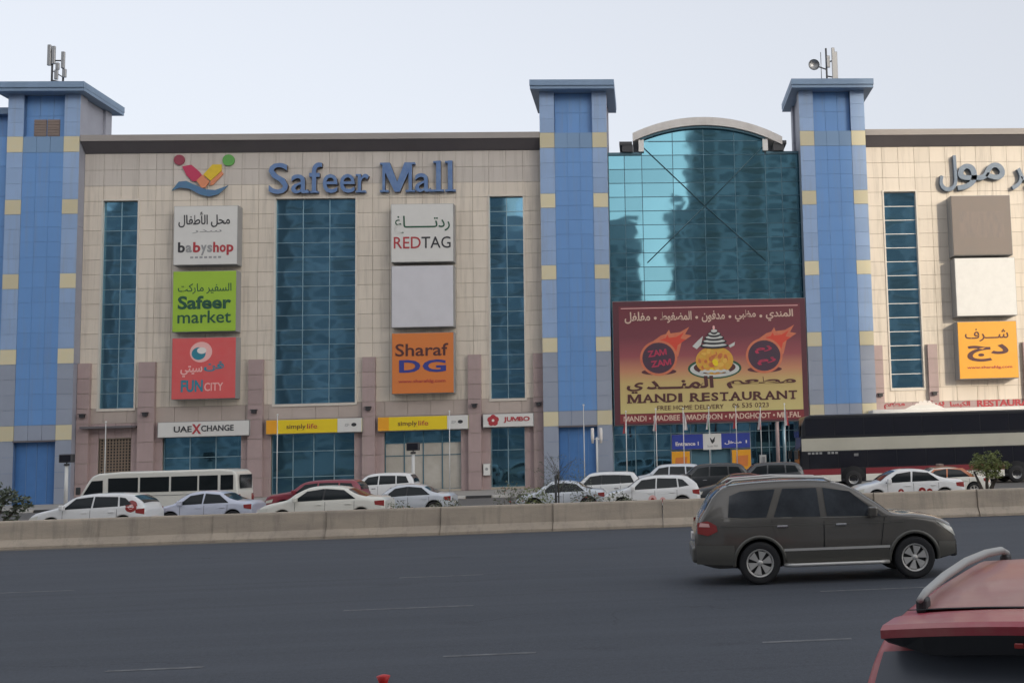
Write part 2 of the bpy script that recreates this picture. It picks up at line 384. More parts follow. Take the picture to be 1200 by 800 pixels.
def text(name, s, x0, x1, z0, z1, y, m, parent=None, depth=.02, bold=0., shear=0., side=None, rot=0., origin=(0, 0, 0)):
    """lettering as a mesh, glyph by glyph, fitted to the rectangle x0..x1, z0..z1, front face at y"""
    V = []; F = []; G = []
    for i, ch in enumerate(s):
        if ch == ' ': continue
        gv, gf = glyph(ch, bold, shear)
        if not gv: continue
        dx = extent(s[:i+1])-extent(ch)-(.022*i if ord(ch) > 0xFE00 or ch == '\u0640' else 0)
        o = len(V); V += [(x+dx, z, q) for x, z, q in gv]; F += [tuple(k+o for k in f) for f in gf]; G += [i % 2]*len(gv)
    xs = [v[0] for v in V]; ys = [v[1] for v in V]
    ax, bx, ay, by = min(xs), max(xs), min(ys), max(ys)
    cx, cz = (x0+x1)/2, (z0+z1)/2; out = []
    for v, g in zip(V, G):
        X = x0+(v[0]-ax)/(bx-ax)*(x1-x0); Z = z0+(v[1]-ay)/(by-ay)*(z1-z0)
        if rot: X, Z = cx+(X-cx)*math.cos(rot)-(Z-cz)*math.sin(rot), cz+(X-cx)*math.sin(rot)+(Z-cz)*math.cos(rot)
        out.append((X-origin[0], (y-.003*g if v[2] > 0 else y+depth)-origin[1], Z-origin[2]))
    me = bpy.data.meshes.new(name); me.from_pydata(out, [], F)
    me.materials.append(m); me.update()
    if side:
        me.materials.append(side)
        for p in me.polygons: p.material_index = 0 if abs(p.normal.y) > .7 else 1
    return link(name, me, parent)

# ------------------------------------------------------------------ ground, roads
YF, YW = 76.0, 76.8
def sheet(name, x0, x1, y0, y1, z, m, th=.0):
    mb = MB(); mb.add([(x0, y0, z), (x1, y0, z), (x1, y1, z), (x0, y1, z)], [(0, 1, 2, 3)], m)
    return structure(mb.obj(name))
sheet('ground', -1500, 1500, -900, 2500, -.012, M['ground'])
road = sheet('road', -300, 300, -8, 36.25, -.004, M['road'])
sheet('sandy_verge', -300, 300, 36.0, 40.6, 0, M['sand'])
service = sheet('service_road', -300, 300, 40.6, 54.2, .002, M['lot'])
lot = sheet('parking_lot', -300, 300, 54.2, 66, .006, M['lot'])
pav = MB().box(-120, 120, 66.18, YF+2, -.01, .14, M['pave']).obj('pavement'); structure(pav)
kerb = MB().box(-120, 120, 66.02, 66.17, -.01, .10, M['joint']).obj('kerb'); structure(kerb)
kmesh = [bevel(MB().box(-.72, .72, -.1, .09, 0, .16, M[k]).obj('kerb_stone'), .015, 1) for k in ('kerbw', 'kerbb')]
for i in range(56):
    x = -44.5+i*1.5
    b = kmesh[i % 2]
    if i < 2: o = b
    else: o = b.copy(); COL.objects.link(o)
    o.parent = kerb; o.location = (x, 66.07, 0)
# lane dashes
dash = MB().add([(-1.15, -.055, 0), (1.15, -.055, 0), (1.15, .055, 0), (-1.15, .055, 0)], [(0, 1, 2, 3)], M['lanepaint']).mesh('lane_dash')
def lane(Y, xs, sx=1):
    for x in xs:
        o = link('lane_dash', dash, road, (x, Y, 0.0)); o.scale = (sx, 1, 1)
lane(14.4, [-10.2, -6.1, -2.06, 1.95, 6.0, 10.1], .5)
lane(19.1, [-20.2, -12.1, -4.05, 3.9, 12, 20], .92)
lane(23.9, [-20.8, -12.6, -4.4, 3.7, 11.9, 20], .75)
# pavement paving joints
# ------------------------------------------------------------------ concrete barrier segments
prof = [(-.33, 0), (-.33, .075), (-.16, .285), (-.105, .80), (-.085, .85), (-.05, .87), (.05, .87), (.085, .85), (.105, .80), (.16, .285), (.33, .075), (.33, 0)]
bx = [-24.2, -20.85, -17.33, -13.85, -10.33, -6.74, -3.17, .36, 3.85, 7.3, 10.75, 14.3, 17.8]
behind = ['the far left edge of the picture', 'the small multi-stemmed tree at the left', 'the white hatchback taxi with a red emblem', 'the lavender silver saloon and the maroon car', 'the cream saloon', 'the kerb between shopfronts, left of the thin staked tree',
          'the thin staked tree and white hatchbacks', 'the white five-door hatchback', 'the rear of the bronze grey off-roader', 'the bonnet of the bronze grey off-roader', 'the leafy green tree at the right', 'the far right edge of the picture']
bm0 = MB().prism_x(prof, 0.012, 3.49, M['conc']).mesh('concrete_barrier')
for i in range(12):
    L_ = bx[i+1]-bx[i]
    o = link('concrete_barrier', bm0, None, (bx[i], 36.95-.055*(bx[i]-bx[0])/3.5, 0)); o.scale = (L_/3.5, 1, 1)
    tag(o, 'dusty concrete barrier segment before '+behind[i], 'road barrier', 'concrete barrier segments along the median')
# ------------------------------------------------------------------ shopping mall
mall = thing('shopping_mall', 'long tan clad shopping mall with blue towers and an arched glass entrance bay', 'shopping mall', (0, YF, 0))
OX = (0, YF, 0)
def mobj(mb, name, parent=None):
    """build in world coordinates, store relative to the mall's origin"""
    mb.v = [(v[0], v[1]-YF, v[2]) for v in mb.v]
    return mb.obj(name, parent or mall)
core = MB()
core.box(-37.6, -7.2, YW+.45, YW+30, 0, 24.2, M['joint'])
core.box(15.8, 33.0, YW+.45, YW+30, 0, 24.2, M['joint'])
core.box(-2.6, 11.2, YW+3, YW+30, 0, 23.2, M['side'])
mobj(core, 'hall_block')
panel_cache = {}
def panel(parent, name, x0, x1, z0, z1, y, m, gap=.022, th=.05):
    wd, hd = round(x1-x0-gap, 3), round(z1-z0-gap, 3)
    key = (name, wd, hd, m.name)
    if key not in panel_cache:
        panel_cache[key] = MB().box(-wd/2, wd/2, 0, th, -hd/2, hd/2, m).mesh(name)
    return link(name, panel_cache[key], parent, ((x0+x1)/2, y-YF-random.uniform(0, .006), (z0+z1)/2))
def frange(a, b, st):
    n = max(1, round((b-a)/st)); return [a+(b-a)*i/n for i in range(n+1)]
def grid_panels(parent, name, xs, zs, y, m, skip=(), gap=.022, th=.05):
    for i in range(len(xs)-1):
        for j in range(len(zs)-1):
            cx, cz = (xs[i]+xs[i+1])/2, (zs[j]+zs[j+1])/2
            if any(a < cx < b and c < cz < d for a, b, c, d in skip): continue
            panel(parent, name, xs[i], xs[i+1], zs[j], zs[j+1], y, m, gap, th)
xsA = [-37.75, -36.5, -35.35, -34.2]+frange(-34.2, -25.17, 1.13)[1:]+frange(-25.17, -19.8, 1.79)[1:]+frange(-19.8, -10.77, 1.13)[1:]+[-9.6, -8.43, -7.15]
xsB = [15.75, 17.0, 18.17, 19.34]+frange(19.34, 28.4, 1.13)[1:]+[29.6, 30.8, 32]
WIN = [(-36.5, -34.2), (-25.17, -19.8), (-10.77, -8.43), (17.0, 19.34), (28.4, 30.8)]
zc = [9.35]+[9.35+k for k in range(1, 13)]
zc = [z for z in [6.3, 7.3, 8.3, 9.3]+[9.3+k for k in range(1, 12)]]+[21.35]
zc = [6.3+k for k in range(15)]+[21.35-.0]
zc = [6.3+k for k in range(15)]; zc[-1] = 20.3; zc.append(21.35)
skips = [(a, b, 6.3, 20.3) for a, b in WIN]
pierx = [(-37.72, -36.95), (-33.83, -32.78), (-26.74, -25.79), (-19.27, -18.42), (-12.25, -11.38), (-7.86, -7.2), (15.79, 16.4), (19.62, 20.3), (26.5, 27.3)]
OPEN = [(-36.42, -34.34, 1.5, 4.3), (-32.31, -27.27, .3, 4.3), (-25.29, -19.87, .3, 4.27), (-17.88, -12.8, .3, 4.25), (-10.79, -8.51, .3, 4.33)]
def holed_wall(x0, x1, z0, z1, holes, y):
    """one sheet with openings cut out of it"""
    xs = sorted({x0, x1, *[h[0] for h in holes], *[h[1] for h in holes]}); zs = sorted({z0, z1, *[h[2] for h in holes], *[h[3] for h in holes]})
    mb = MB(); vs = [(x, y, z) for z in zs for x in xs]; n = len(xs); fs = []
    for j in range(len(zs)-1):
        for i in range(n-1):
            cx, cz = (xs[i]+xs[i+1])/2, (zs[j]+zs[j+1])/2
            if not any(a < cx < b and c < cz < d for a, b, c, d in holes): fs.append((j*n+i, j*n+i+1, (j+1)*n+i+1, (j+1)*n+i))
    mb.add(vs, fs, M['joint']); return mobj(mb, 'facade_wall')
wall = holed_wall(-37.7, -7.15, .1, 23.6, [(a, b, 6.3, 20.3) for a, b in WIN[:3]]+OPEN, YW+.055)
wallB = holed_wall(15.7, 33, .1, 23.6, [(a, b, 6.3, 20.3) for a, b in WIN[3:]], YW+.055)
grid_panels(wall, 'cladding_panel', xsA, zc, YW, M['cream'], skips)
grid_panels(wallB, 'cladding_panel', xsB, zc, YW, M['cream'], skips)
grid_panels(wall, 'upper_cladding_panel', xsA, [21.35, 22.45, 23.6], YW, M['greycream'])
grid_panels(wallB, 'upper_cladding_panel', xsB, [21.35, 22.45, 23.6], YW, M['cream'])
# base course above shops
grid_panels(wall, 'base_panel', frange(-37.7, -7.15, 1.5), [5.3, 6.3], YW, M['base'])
grid_panels(wallB, 'base_panel', frange(15.75, 32, 1.5), [5.3, 6.3], YW, M['cream'])
xl = -37.7
for a, b, c, d in OPEN:
    grid_panels(wall, 'granite_panel', frange(xl, a, 1.1), [.14, 1.4, 2.7, 4.0, 5.3], YW, M['pier'])
    grid_panels(wall, 'granite_panel', frange(a, b, 1.3), [4.33, 5.3], YW, M['pier'])
    if c > 1: grid_panels(wall, 'granite_panel', [a, b], [.14, 1.5], YW, M['pier'])
    xl = b
grid_panels(wall, 'granite_panel', frange(xl, -7.15, 1.1), [.14, 1.4, 2.7, 4.0, 5.3], YW, M['pier'])
grid_panels(wallB, 'granite_panel', frange(15.75, 32, 1.3), [.14, 1.4, 2.7, 4.0, 5.3], YW, M['pier'])
# pilasters
for a, b in pierx:
    p = mobj(MB().box(a+.02, b-.02, YW-.26, YW-.004, .14, 9.33, M['joint']), 'pilaster')
    for z0 in [.16, 1.4, 2.7, 4.0, 5.3, 6.3, 7.3, 8.3]:
        z1 = {.16: 1.4, 1.4: 2.7, 2.7: 4.0, 4.0: 5.3}.get(z0, z0+1.03 if z0 == 8.3 else z0+1)
        wd, hd = b-a, z1-z0-.03
        key = ('pier', round(wd, 2), round(hd, 2))
        if key not in panel_cache: panel_cache[key] = MB().box(-wd/2, wd/2, -.31, 0.0, -hd/2, hd/2, M['pier']).mesh('pilaster_panel')
        link('pilaster_panel', panel_cache[key], p, ((a+b)/2, YW-YF-.006, (z0+z1)/2))
# cornice: cap and sloping dark fascia
for a, b in ((-37.7, -7.17), (15.72, 33)):
    mobj(MB().box(a, b, YF-.02, YW+1.5, 24.25, 24.67, M['cap']), 'cornice_cap')
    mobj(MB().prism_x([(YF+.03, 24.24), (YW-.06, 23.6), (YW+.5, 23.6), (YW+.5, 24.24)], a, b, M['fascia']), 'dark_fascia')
# pale reveals round the windows
for a, b in WIN:
    mobj(MB().box(a-.09, a+.02, YW-.06, YW+.5, 6.25, 20.34, M['reveal']).box(b-.02, b+.09, YW-.06, YW+.5, 6.25, 20.34, M['reveal'])
         .box(a-.09, b+.09, YW-.07, YW+.5, 6.12, 6.26, M['reveal']).box(a-.09, b+.09, YW-.065, YW+.5, 20.33, 20.42, M['reveal']), 'window_reveal')
def glazing(name, xs, zs, y, gm, bars=None, tilt=.0016, framew=.03, skip=()):
    fr = MB()
    bm_ = bars or M['alu']
    x0, x1, z0, z1 = xs[0], xs[-1], zs[0], zs[-1]
    cw = mobj(MB().box(x0, x1, y+.10, y+.16, z0, z1, M['darkalu']), name)
    for i in range(len(xs)-1):
        for j in range(len(zs)-1):
            cx, cz = (xs[i]+xs[i+1])/2, (zs[j]+zs[j+1])/2
            if any(a < cx < b and c < cz < d for a, b, c, d in skip): continue
            wd, hd = round(xs[i+1]-xs[i]-.02, 3), round(zs[j+1]-zs[j]-.02, 3)
            key = ('pane', wd, hd, gm.name)
            if key not in panel_cache: panel_cache[key] = MB().box(-wd/2, wd/2, 0, .02, -hd/2, hd/2, gm).mesh('glass_pane')
            link('glass_pane', panel_cache[key], cw, (cx, y-YF, cz), (random.gauss(0, tilt), 0, random.gauss(0, tilt)))
    for x in xs:
        b = MB().box(-framew, framew, -.05, .04, -(z1-z0)/2, (z1-z0)/2, bm_).mesh('mullion'); link('mullion', b, cw, (x, y-YF, (z0+z1)/2))
    for z in zs:
        b = MB().box(-(x1-x0)/2, (x1-x0)/2, -.035, .035, -framew*.8, framew*.8, bm_).mesh('transom'); link('transom', b, cw, ((x0+x1)/2, y-YF, z))
    return cw
zw = [6.3+k for k in range(15)]
glazing('tall_window', [-36.48, -35.35, -34.22], zw, YW+.22, M['glass2'], framew=.022)
glazing('tall_window', frange(-25.15, -19.82, 1.78), zw, YW+.22, M['glass2'], framew=.022)
glazing('tall_window', [-10.75, -9.6, -8.45], zw, YW+.22, M['glass2'], framew=.022)
glazing('tall_window', [17.02, 19.32], zw, YW+.22, M['glass2'], M['white'], framew=.03)
glazing('tall_window', [28.42, 29.6, 30.78], zw, YW+.22, M['glass2'], M['white'], framew=.03)
# shopfronts
glazing('shop_window', frange(-32.3, -27.28, 1.68), [.3, 1.5, 2.9, 4.28], YW+.25, M['glass3'])
glazing('shop_window', frange(-25.28, -19.88, 1.35), [.3, 1.4, 3.1, 4.26], YW+.25, M['glass3'])
sw = glazing('shop_window', frange(-17.87, -12.81, 1.27), [.3, 2.6, 3.45, 4.24], YW+.25, M['glass3'], M['darkalu'], skip=[(-18, -12, .3, 3.45)])
for i, x in enumerate(frange(-17.87, -12.81, 1.265)[:-1]):
    for z0, z1 in ((.32, 2.57), (2.63, 3.43)):
        link('papered_pane', MB().box(-.60, .60, 0, .03, -(z1-z0)/2, (z1-z0)/2, M['shutterwhite']).mesh('papered_pane'), sw, (x+.633, YW+.25-YF, (z0+z1)/2))
glazing('shop_window', [-10.77, -9.65, -8.53], [.3, 2.8, 4.3], YW+.25, M['glass3'])
# lattice grille window
g = mobj(MB().box(-36.40, -34.36, YW+.28, YW+.30, 1.5, 4.3, M['ink']), 'lattice_window')
for k in range(11):
    x = -36.36+k*.196
    link('lattice_bar', MB().box(-.035, .035, 0, .05, -1.4, 1.4, M['lattice']).mesh('lattice_bar'), g, (x, YW+.15-YF, 2.9))
for k in range(15):
    link('lattice_bar', MB().box(-1.02, 1.02, 0, .05, -.035, .035, M['lattice']).mesh('lattice_bar'), g, (-35.38, YW+.12-YF, 1.53+k*.197))
mobj(MB().box(-37.3, -33.95, YW-.75, YW-.01, 4.98, 5.12, M['fascia']), 'canopy_ledge')
# wall lamps
for x in (-37.3, -33.3, -26.3, -18.85, -11.8, -7.5, 16.1, 19.95):
    mobj(MB().box(x-.14, x+.14, YW-.56, YW-.33, 5.72, 5.92, M['ink']).box(x-.22, x+.22, YW-.60, YW-.36, 5.92, 5.97, M['darkmetal']), 'wall_lamp')

# ---- blue towers
def tower(x0, x1, louvre=False):
    a, b = x0+1.02, x1-1.02
    yb = 80.4
    t = mobj(MB().box(x0+.36, x1-.36, YF+.45, yb-.03, .1, 27.5, M['bluejoint']).box(x0+.03, x0+.9, YF+.06, YF+.5, .1, 27.45, M['bluejoint']).box(x1-.9, x1-.03, YF+.06, YF+.5, .1, 27.45, M['bluejoint'])
             .box(x0+.5, x1-.5, YF+.06, YF+.5, 4.35, 24.55, M['bluejoint']), 'tower')
    sq = [24.6, 20.3, 15.3, 10.3, 5.28]
    for (p, q) in ((x0, a), (b, x1)):
        for s in sq: panel(t, 'yellow_panel', p, q, s-1.08 if s > 24 else s-1, s, YF, M['yellow'])
        for lo, hi, mm in ((24.6, 27.5, 'stripe'), (20.3, 23.52, 'stripe'), (15.3, 19.3, 'stripe'), (10.3, 14.3, 'stripe'), (5.28, 9.3, 'stripelow'), (.14, 4.28, 'stripelow')):
            zz = frange(lo, hi, 1.02)
            for k in range(len(zz)-1): panel(t, 'stripe_panel', p, q, zz[k], zz[k+1], YF+.01, M[mm], gap=.014)
    xs = frange(a, b, .87)
    for i in range(3):
        zz = frange(5.3, 23.5, 1.0)
        for k in range(len(zz)-1): panel(t, 'blue_panel', xs[i], xs[i+1], zz[k], zz[k+1], YF+.03, M['blue'], gap=.012)
        panel(t, 'pale_band_panel', xs[i], xs[i+1], 23.5, 24.6, YF+.025, M['band'])
        panel(t, 'pale_band_panel', xs[i], xs[i+1], 4.3, 5.3, YF+.025, M['stripelow'])
        panel(t, 'recessed_panel', xs[i], xs[i+1], 24.62, 26.1, YF+.38, M['blue'], gap=.015)
        panel(t, 'recessed_panel', xs[i], xs[i+1], 26.1, 27.5, YF+.38, M['blue'], gap=.015)
    door = mobj(MB().box(a, b, YF+.38, YF+.44, .14, 4.24, M['bluedoor']), 'service_door')
    for i in range(1, 4): link('door_rib', MB().box(-.02, .02, -.03, 0, -2, 2, M['blueink'] if False else M['bluejoint']).mesh('door_rib'), door, (a+(b-a)*i/4, .38, 2.2))
    mobj(MB().box(a, b, YF-.1, YF+.36, 4.20, 4.31, M['fascia']), 'door_canopy')
    # sides
    for sx, s in ((x0, -1), (x1, 1)):
        for (ya, yb2, d) in ((YF+.02, YF+1.0, 0), (YF+1.0, yb-.9, .16), (yb-.9, yb, 0)):
            for z0, z1 in ((.14, 9.3), (9.3, 18.5), (18.5, 24.7), (24.7, 27.48)):
                o = mobj(MB().box(min(sx-s*.005-s*d, sx-s*.3), max(sx-s*.005-s*d, sx-s*.3), ya+.015, yb2-.015, z0+.015, z1-.015, M['side']), 'side_panel')
                o.parent = t
    e = .58
    s = mobj(MB().box(x0-e+.02, x1+e-.02, YF-.72, yb+.55, 27.5, 27.72, M['slab']).box(x0-e, x1+e, YF-.8, yb+.6, 27.72, 28.12, M['slab']), 'roof_slab')
    if louvre:
        for k in range(2):
            L0 = -40.85+k*.86
            lv = mobj(MB().box(L0, L0+.78, YF+.33, YF+.37, 24.7, 25.85, M['louvre']), 'louvre_panel')
            for q in range(6): link('louvre_slat', MB().box(0, .78, -.04, 0, 0, .10, M['louvre']).mesh('louvre_slat'), lv, (L0, .33, 24.78+q*.18))
    return t
tower(-42.4, -37.75, True); tower(-7.16, -2.52); tower(11.03, 15.72)
# lower wing left of the first tower and its blue tower
mobj(MB().box(-60, -42.55, YW+1.2, YW+18, 0, 26.6, M['blue']), 'left_wing')
mobj(MB().box(-60, -42.6, YW+.6, YW+18.5, 26.6, 27.05, M['slab']), 'left_wing_cap')
lx = frange(-60, -42.45, 1.5)
lw = mobj(MB().box(-60, -42.45, YF+.5, YF+.95, 0, 24.8, M['bluejoint']), 'left_wing_wall')
for i in range(len(lx)-4, len(lx)-1):
    for k in range(12): panel(lw, 'wing_panel', lx[i], lx[i+1], .14+k*2.05, .14+(k+1)*2.05, YF+.42, M['blue'])

# ---- central glazed bay
YG = 77.4
gx = [-2.5, -1.38, -.15]+[-.15+2.2*k for k in range(1, 5)]+[9.8, 11.1]
gz = [4.2]+[4.4+k for k in range(0, 0)]+[5.35+k for k in range(19)]
gz = [4.25, 5.3]+[6.3+k for k in range(18)]
bay = glazing('curtain_wall', gx, gz, YG, M['glass'], M['darkalu'], tilt=.0012, framew=.025)
for ca, cb_ in ((-2.55, -.2), (8.72, 11.15)): mobj(MB().box(ca, cb_, YG-.1, YG+.8, 23.32, 23.5, M['darkalu']), 'coping')
M['rimwhite'] = mat('arch_rim_paint', (.64, .61, .58), .5, nscale=1, namt=.4, col2=(.40, .36, .33))
M['brace'] = mat('brace_steel', (.05, .11, .14), .4)
# arch: panes clipped under the curve
def arch_z(x): 
    u = (x-4.25)/5.6
    return 22.05+3.45*math.sqrt(max(0, 1-(u*.82)**2)) if abs(u) < 1.2 else 22
R_ = 11.6; ZC = 25.35-R_
arch_z = lambda x: ZC+math.sqrt(R_*R_-(x-4.25)**2)
ag = mobj(MB().prism_y([(-.15, 23.4)]+[(8.65, 23.4)]+[(8.65-k*.55, arch_z(8.65-k*.55)-.05) for k in range(17)], YG+.12, YG+.18, M['darkalu']), 'arch_window')
for i in range(4):
    x0 = -.15+2.2*i
    for j, (z0, z1) in enumerate(((23.32, 24.3), (24.3, 26))):
        xs_ = [x0+.02+k*2.16/6 for k in range(7)]
        top = [(x, min(z1-.02, arch_z(x)-.1)) for x in xs_]
        top = [(x, z) for x, z in top if z > z0+.05]
        if len(top) < 2: continue
        pts = [(top[0][0], z0+.01), (top[-1][0], z0+.01)]+top[::-1]
        mb = MB().prism_y([(p[0]-x0, p[1]-z0) for p in pts], 0, .02, M['glass'])
        link('glass_pane', mb.mesh('glass_pane'), ag, (x0, YG-YF, z0), (random.gauss(0, .001), 0, random.gauss(0, .001)))
for i in range(1, 4): link('mullion', MB().box(-.025, .025, -.05, .04, 0, arch_z(-.15+2.2*i)-23.4, M['darkalu']).mesh('mullion'), ag, (-.15+2.2*i, YG-YF, 23.35))
link('transom', MB().box(-3.9, 3.9, -.035, .035, -.03, .03, M['darkalu']).mesh('transom'), ag, (4.25, YG-YF, 24.3))
# arched roof rim and its dark end cheeks
def arc_bar(xa, xb, y0, y1, h0, h1, m):
    n = 28; mb = MB(); vs = []
    for k in range(n+1):
        x = xa+(xb-xa)*k/n; z = arch_z(x)
        vs += [(x, y0, z+h0), (x, y1, z+h0), (x, y1, z+h1), (x, y0, z+h1)]
    fs = [(4*k+i, 4*k+(i+1) % 4, 4*k+4+(i+1) % 4, 4*k+4+i) for k in range(n) for i in range(4)]+[(0, 1, 2, 3), (4*n+3, 4*n+2, 4*n+1, 4*n)]
    return mb.add(vs, fs, m)
mobj(arc_bar(-.75, 9.9, YG-.40, YG+6, .02, .60, M['rimwhite']), 'arched_roof_rim')
mobj(arc_bar(-.2, 8.7, YG-.25, YG+6, -.14, .01, M['darkalu']), 'arch_soffit')
for s in (-1, 1):
    c = 4.25+s*5.0
    mobj(MB().box(min(c, c+s*.75), max(c, c+s*.75), YG-.3, YG+5.5, 23.5, 24.0, M['darkmetal']).box(min(c+s*.05, c+s*.95), max(c+s*.05, c+s*.95), YG-.35, YG+5.5, 23.98, 24.22, M['darkmetal']), 'roof_edge_gutter')
    mobj(MB().box(4.25+s*4.42-.17, 4.25+s*4.42+.2, YG-.25, YG+.3, 23.52, arch_z(4.25+s*4.6)-.02, M['white']), 'white_arch_post')
# diagonal braces
for (xa, za, xb, zb) in ((-.05, 23.9, 4.25, 19.6), (8.55, 23.9, 4.25, 19.6), (4.25, 19.6, .1, 15.6), (4.25, 19.6, 8.5, 15.6)):
    mobj(MB().tube([(xa, YG-.08, za), (xb, YG-.08, zb)], .032, M['brace'], 6), 'diagonal_brace')
# ground floor entrance: glazing and dark doorway
ent = glazing('entrance_glazing', [-2.5, -1.0, .3, 1.45]+[1.45+1.38*k for k in range(1, 5)]+[8.3, 9.7, 11.1], [.2, 2.45, 3.6, 4.2], YG-.02, M['glass3'], M['alu'], skip=[(2.8, 5.6, .2, 2.45)], framew=.028)
mobj(MB().box(2.85, 5.55, YG+.5, YG+1.5, .15, 2.4, M['ink']), 'dark_doorway')
for x, z, a_ in ((3.9, 2.0, .25), (4.55, 1.75, .16)): mobj(MB().box(x-a_, x+a_, YG+.42, YG+.49, z-.12, z+.16, M['signamber']), 'lobby_glow')  # amber coloured boxes imitate the warm glow inside the lobby, no emission
mobj(MB().tube([(8.75, YG-1.2, .14), (8.75, YG-1.2, 4.9)], .13, M['pier'], 10).tube([(9.25, YG-.9, .14), (9.25, YG-.9, 4.9)], .10, M['alu'], 8), 'entrance_column')

# ------------------------------------------------------------------ signs
def board(name, label, x0, x1, z0, z1, th, m, yback=YW-.01, group=None, cat='sign', face=None):
    t = thing(name, label, cat, ((x0+x1)/2, yback, z0), 0, group)
    o = MB().box(x0, x1, yback-th+.02, yback, z0, z1, M['box'])
    o.v = [(v[0]-t.location.x, v[1]-t.location.y, v[2]-t.location.z) for v in o.v]
    o.obj('sign_box', t)
    f = MB().box(x0+.03, x1-.03, yback-th-.02, yback-th+.018, z0+.03, z1-.03, m)
    f.v = [(v[0]-t.location.x, v[1]-t.location.y, v[2]-t.location.z) for v in f.v]
    bevel(f.obj('sign_face', t), .01, 1)
    t['yf'] = yback-th-.02
    return t
def tx(t, s, x0, x1, z0, z1, m, bold=.0, name='lettering', rot=0, depth=.02, shear=0., dy=0.):
    return text(name, s, x0, x1, z0, z1, t['yf']-.018-dy, m, t, depth=depth, bold=bold, rot=rot, origin=t.location, shear=shear)
def flat(t, pts, m, dy=.004, name='emblem', y=None):
    y = (t['yf'] if y is None else y)
    mb = MB().prism_y([(p[0]-t.location.x, p[1]-t.location.z) for p in pts], y-dy-t.location.y, y-dy+.004-t.location.y, m)
    return mb.obj(name, t)
def ell(cx, cz, rx, rz, n=24, a0=0, a1=2*PI, rot=0):
    pts = []
    for k in range(n):
        a = a0+(a1-a0)*k/(n if abs(a1-a0-2*PI) < 1e-6 else n-1)
        x, z = rx*math.cos(a), rz*math.sin(a)
        pts.append((cx+x*math.cos(rot)-z*math.sin(rot), cz+x*math.sin(rot)+z*math.cos(rot)))
    return pts
TS = .85
# 1 white multicoloured children's shop sign
t = board('shop_sign', 'white sign with small multicoloured lettering, topmost of the left sign stack', -31.51, -27.35, 15.7, 19.72, TS, M['signwhite'])
a1 = ar('محل الأطفال')
w4 = text('lettering', a1, -31.2, -27.85, 18.25, 19.3, t['yf']-.018, M['ink'], t, bold=.012, origin=t.location)
tx(t, ar('صدر'.replace('ص', 'س')), -30.3, -28.4, 17.85, 18.1, M['box'])
for s, x0, x1, mm in (('b', -31.2, -30.75, 'ink'), ('a', -30.7, -30.3, 'box'), ('b', -30.22, -29.75, 'redink'), ('y', -29.72, -29.35, 'box'), ('s', -29.3, -28.98, 'box'), ('h', -28.92, -28.55, 'redink'), ('o', -28.5, -28.1, 'redink'), ('p', -28.05, -27.6, 'redink')):
    tx(t, s, x0, x1, 16.55+(-.2 if s in 'yp' else 0), 17.25-(.2 if s in 'aso' else 0)-(.2 if s in 'yp' else 0), M[mm], bold=.03)
for k in range(7): flat(t, [(-30.4+k*.3, 16.15), (-30.2+k*.3, 16.15), (-30.2+k*.3, 16.28), (-30.4+k*.3, 16.28)], M['box'], .006, 'small_print')
# 2 green supermarket
t = board('shop_sign', 'lime green square sign with dark green lettering, middle of the left sign stack', -31.5, -27.38, 11.2, 15.3, TS, M['signgreen'])
tx(t, ar('السفير ماركت'), -31.15, -27.7, 13.75, 14.45, M['greentext'], bold=.0)
tx(t, 'Safeer', -31.15, -27.7, 12.72, 13.62, M['greentext'], bold=.035)
tx(t, 'market', -31.15, -27.7, 11.78, 12.62, M['greentext'], bold=.008)
# 3 red fun sign
t = board('shop_sign', 'red sign with teal and pale lettering, lowest of the left sign stack', -31.48, -27.35, 6.72, 10.82, TS, M['signred'])
flat(t, ell(-29.6, 9.85, .72, .68, rot=.3), M['pinkink'], .004)
flat(t, ell(-29.75, 9.75, .45, .42), M['tealink'], .010)
flat(t, ell(-29.55, 9.95, .30, .22), M['whiteink'], .016)
tx(t, ar('سيتي'), -30.9, -29.5, 8.2, 8.95, M['pinkink'], bold=.02)
tx(t, ar('فن'), -29.4, -28.1, 8.55, 9.2, M['tealink'], bold=.04)
tx(t, 'FUN', -30.85, -29.45, 7.2, 8.0, M['tealink'], bold=.04)
tx(t, 'CITY', -29.35, -28.15, 7.25, 7.8, M['pinkink'], bold=.01)
# 4 white fashion sign
t = board('shop_sign', 'white square sign with half red half black capitals, topmost of the middle sign stack', -17.25, -13.06, 15.65, 19.68, TS, M['signwhite'])
t_ = tx(t, ar('ردتـــــــاغ'), -17.0, -13.3, 17.6, 18.85, M['greentext'], bold=.006)
tx(t, 'RED', -17.05, -15.25, 16.6, 17.4, M['redink'], bold=.004)
tx(t, 'TAG', -15.2, -13.25, 16.6, 17.4, M['ink'], bold=.004)
# 5 blank
t = board('blank_sign', 'plain pale grey blank square sign board in the middle sign stack', -17.22, -13.08, 11.2, 15.42, TS, M['blank'])
# 6 orange electronics
t = board('shop_sign', 'burnt orange sign with wide blue initials, lowest of the middle sign stack', -17.2, -13.08, 6.72, 10.84, TS, M['signorange'])
tx(t, 'Sharaf', -16.95, -13.45, 9.25, 10.1, M['brownink'], bold=.012)
tx(t, 'D', -16.7, -15.3, 8.15, 9.0, M['blueink'], bold=.045)
tx(t, 'G', -15.15, -13.6, 8.15, 9.0, M['blueink'], bold=.045)
tx(t, 'www.sharafdg.com', -16.75, -13.65, 7.4, 7.68, M['redink'], bold=.01)
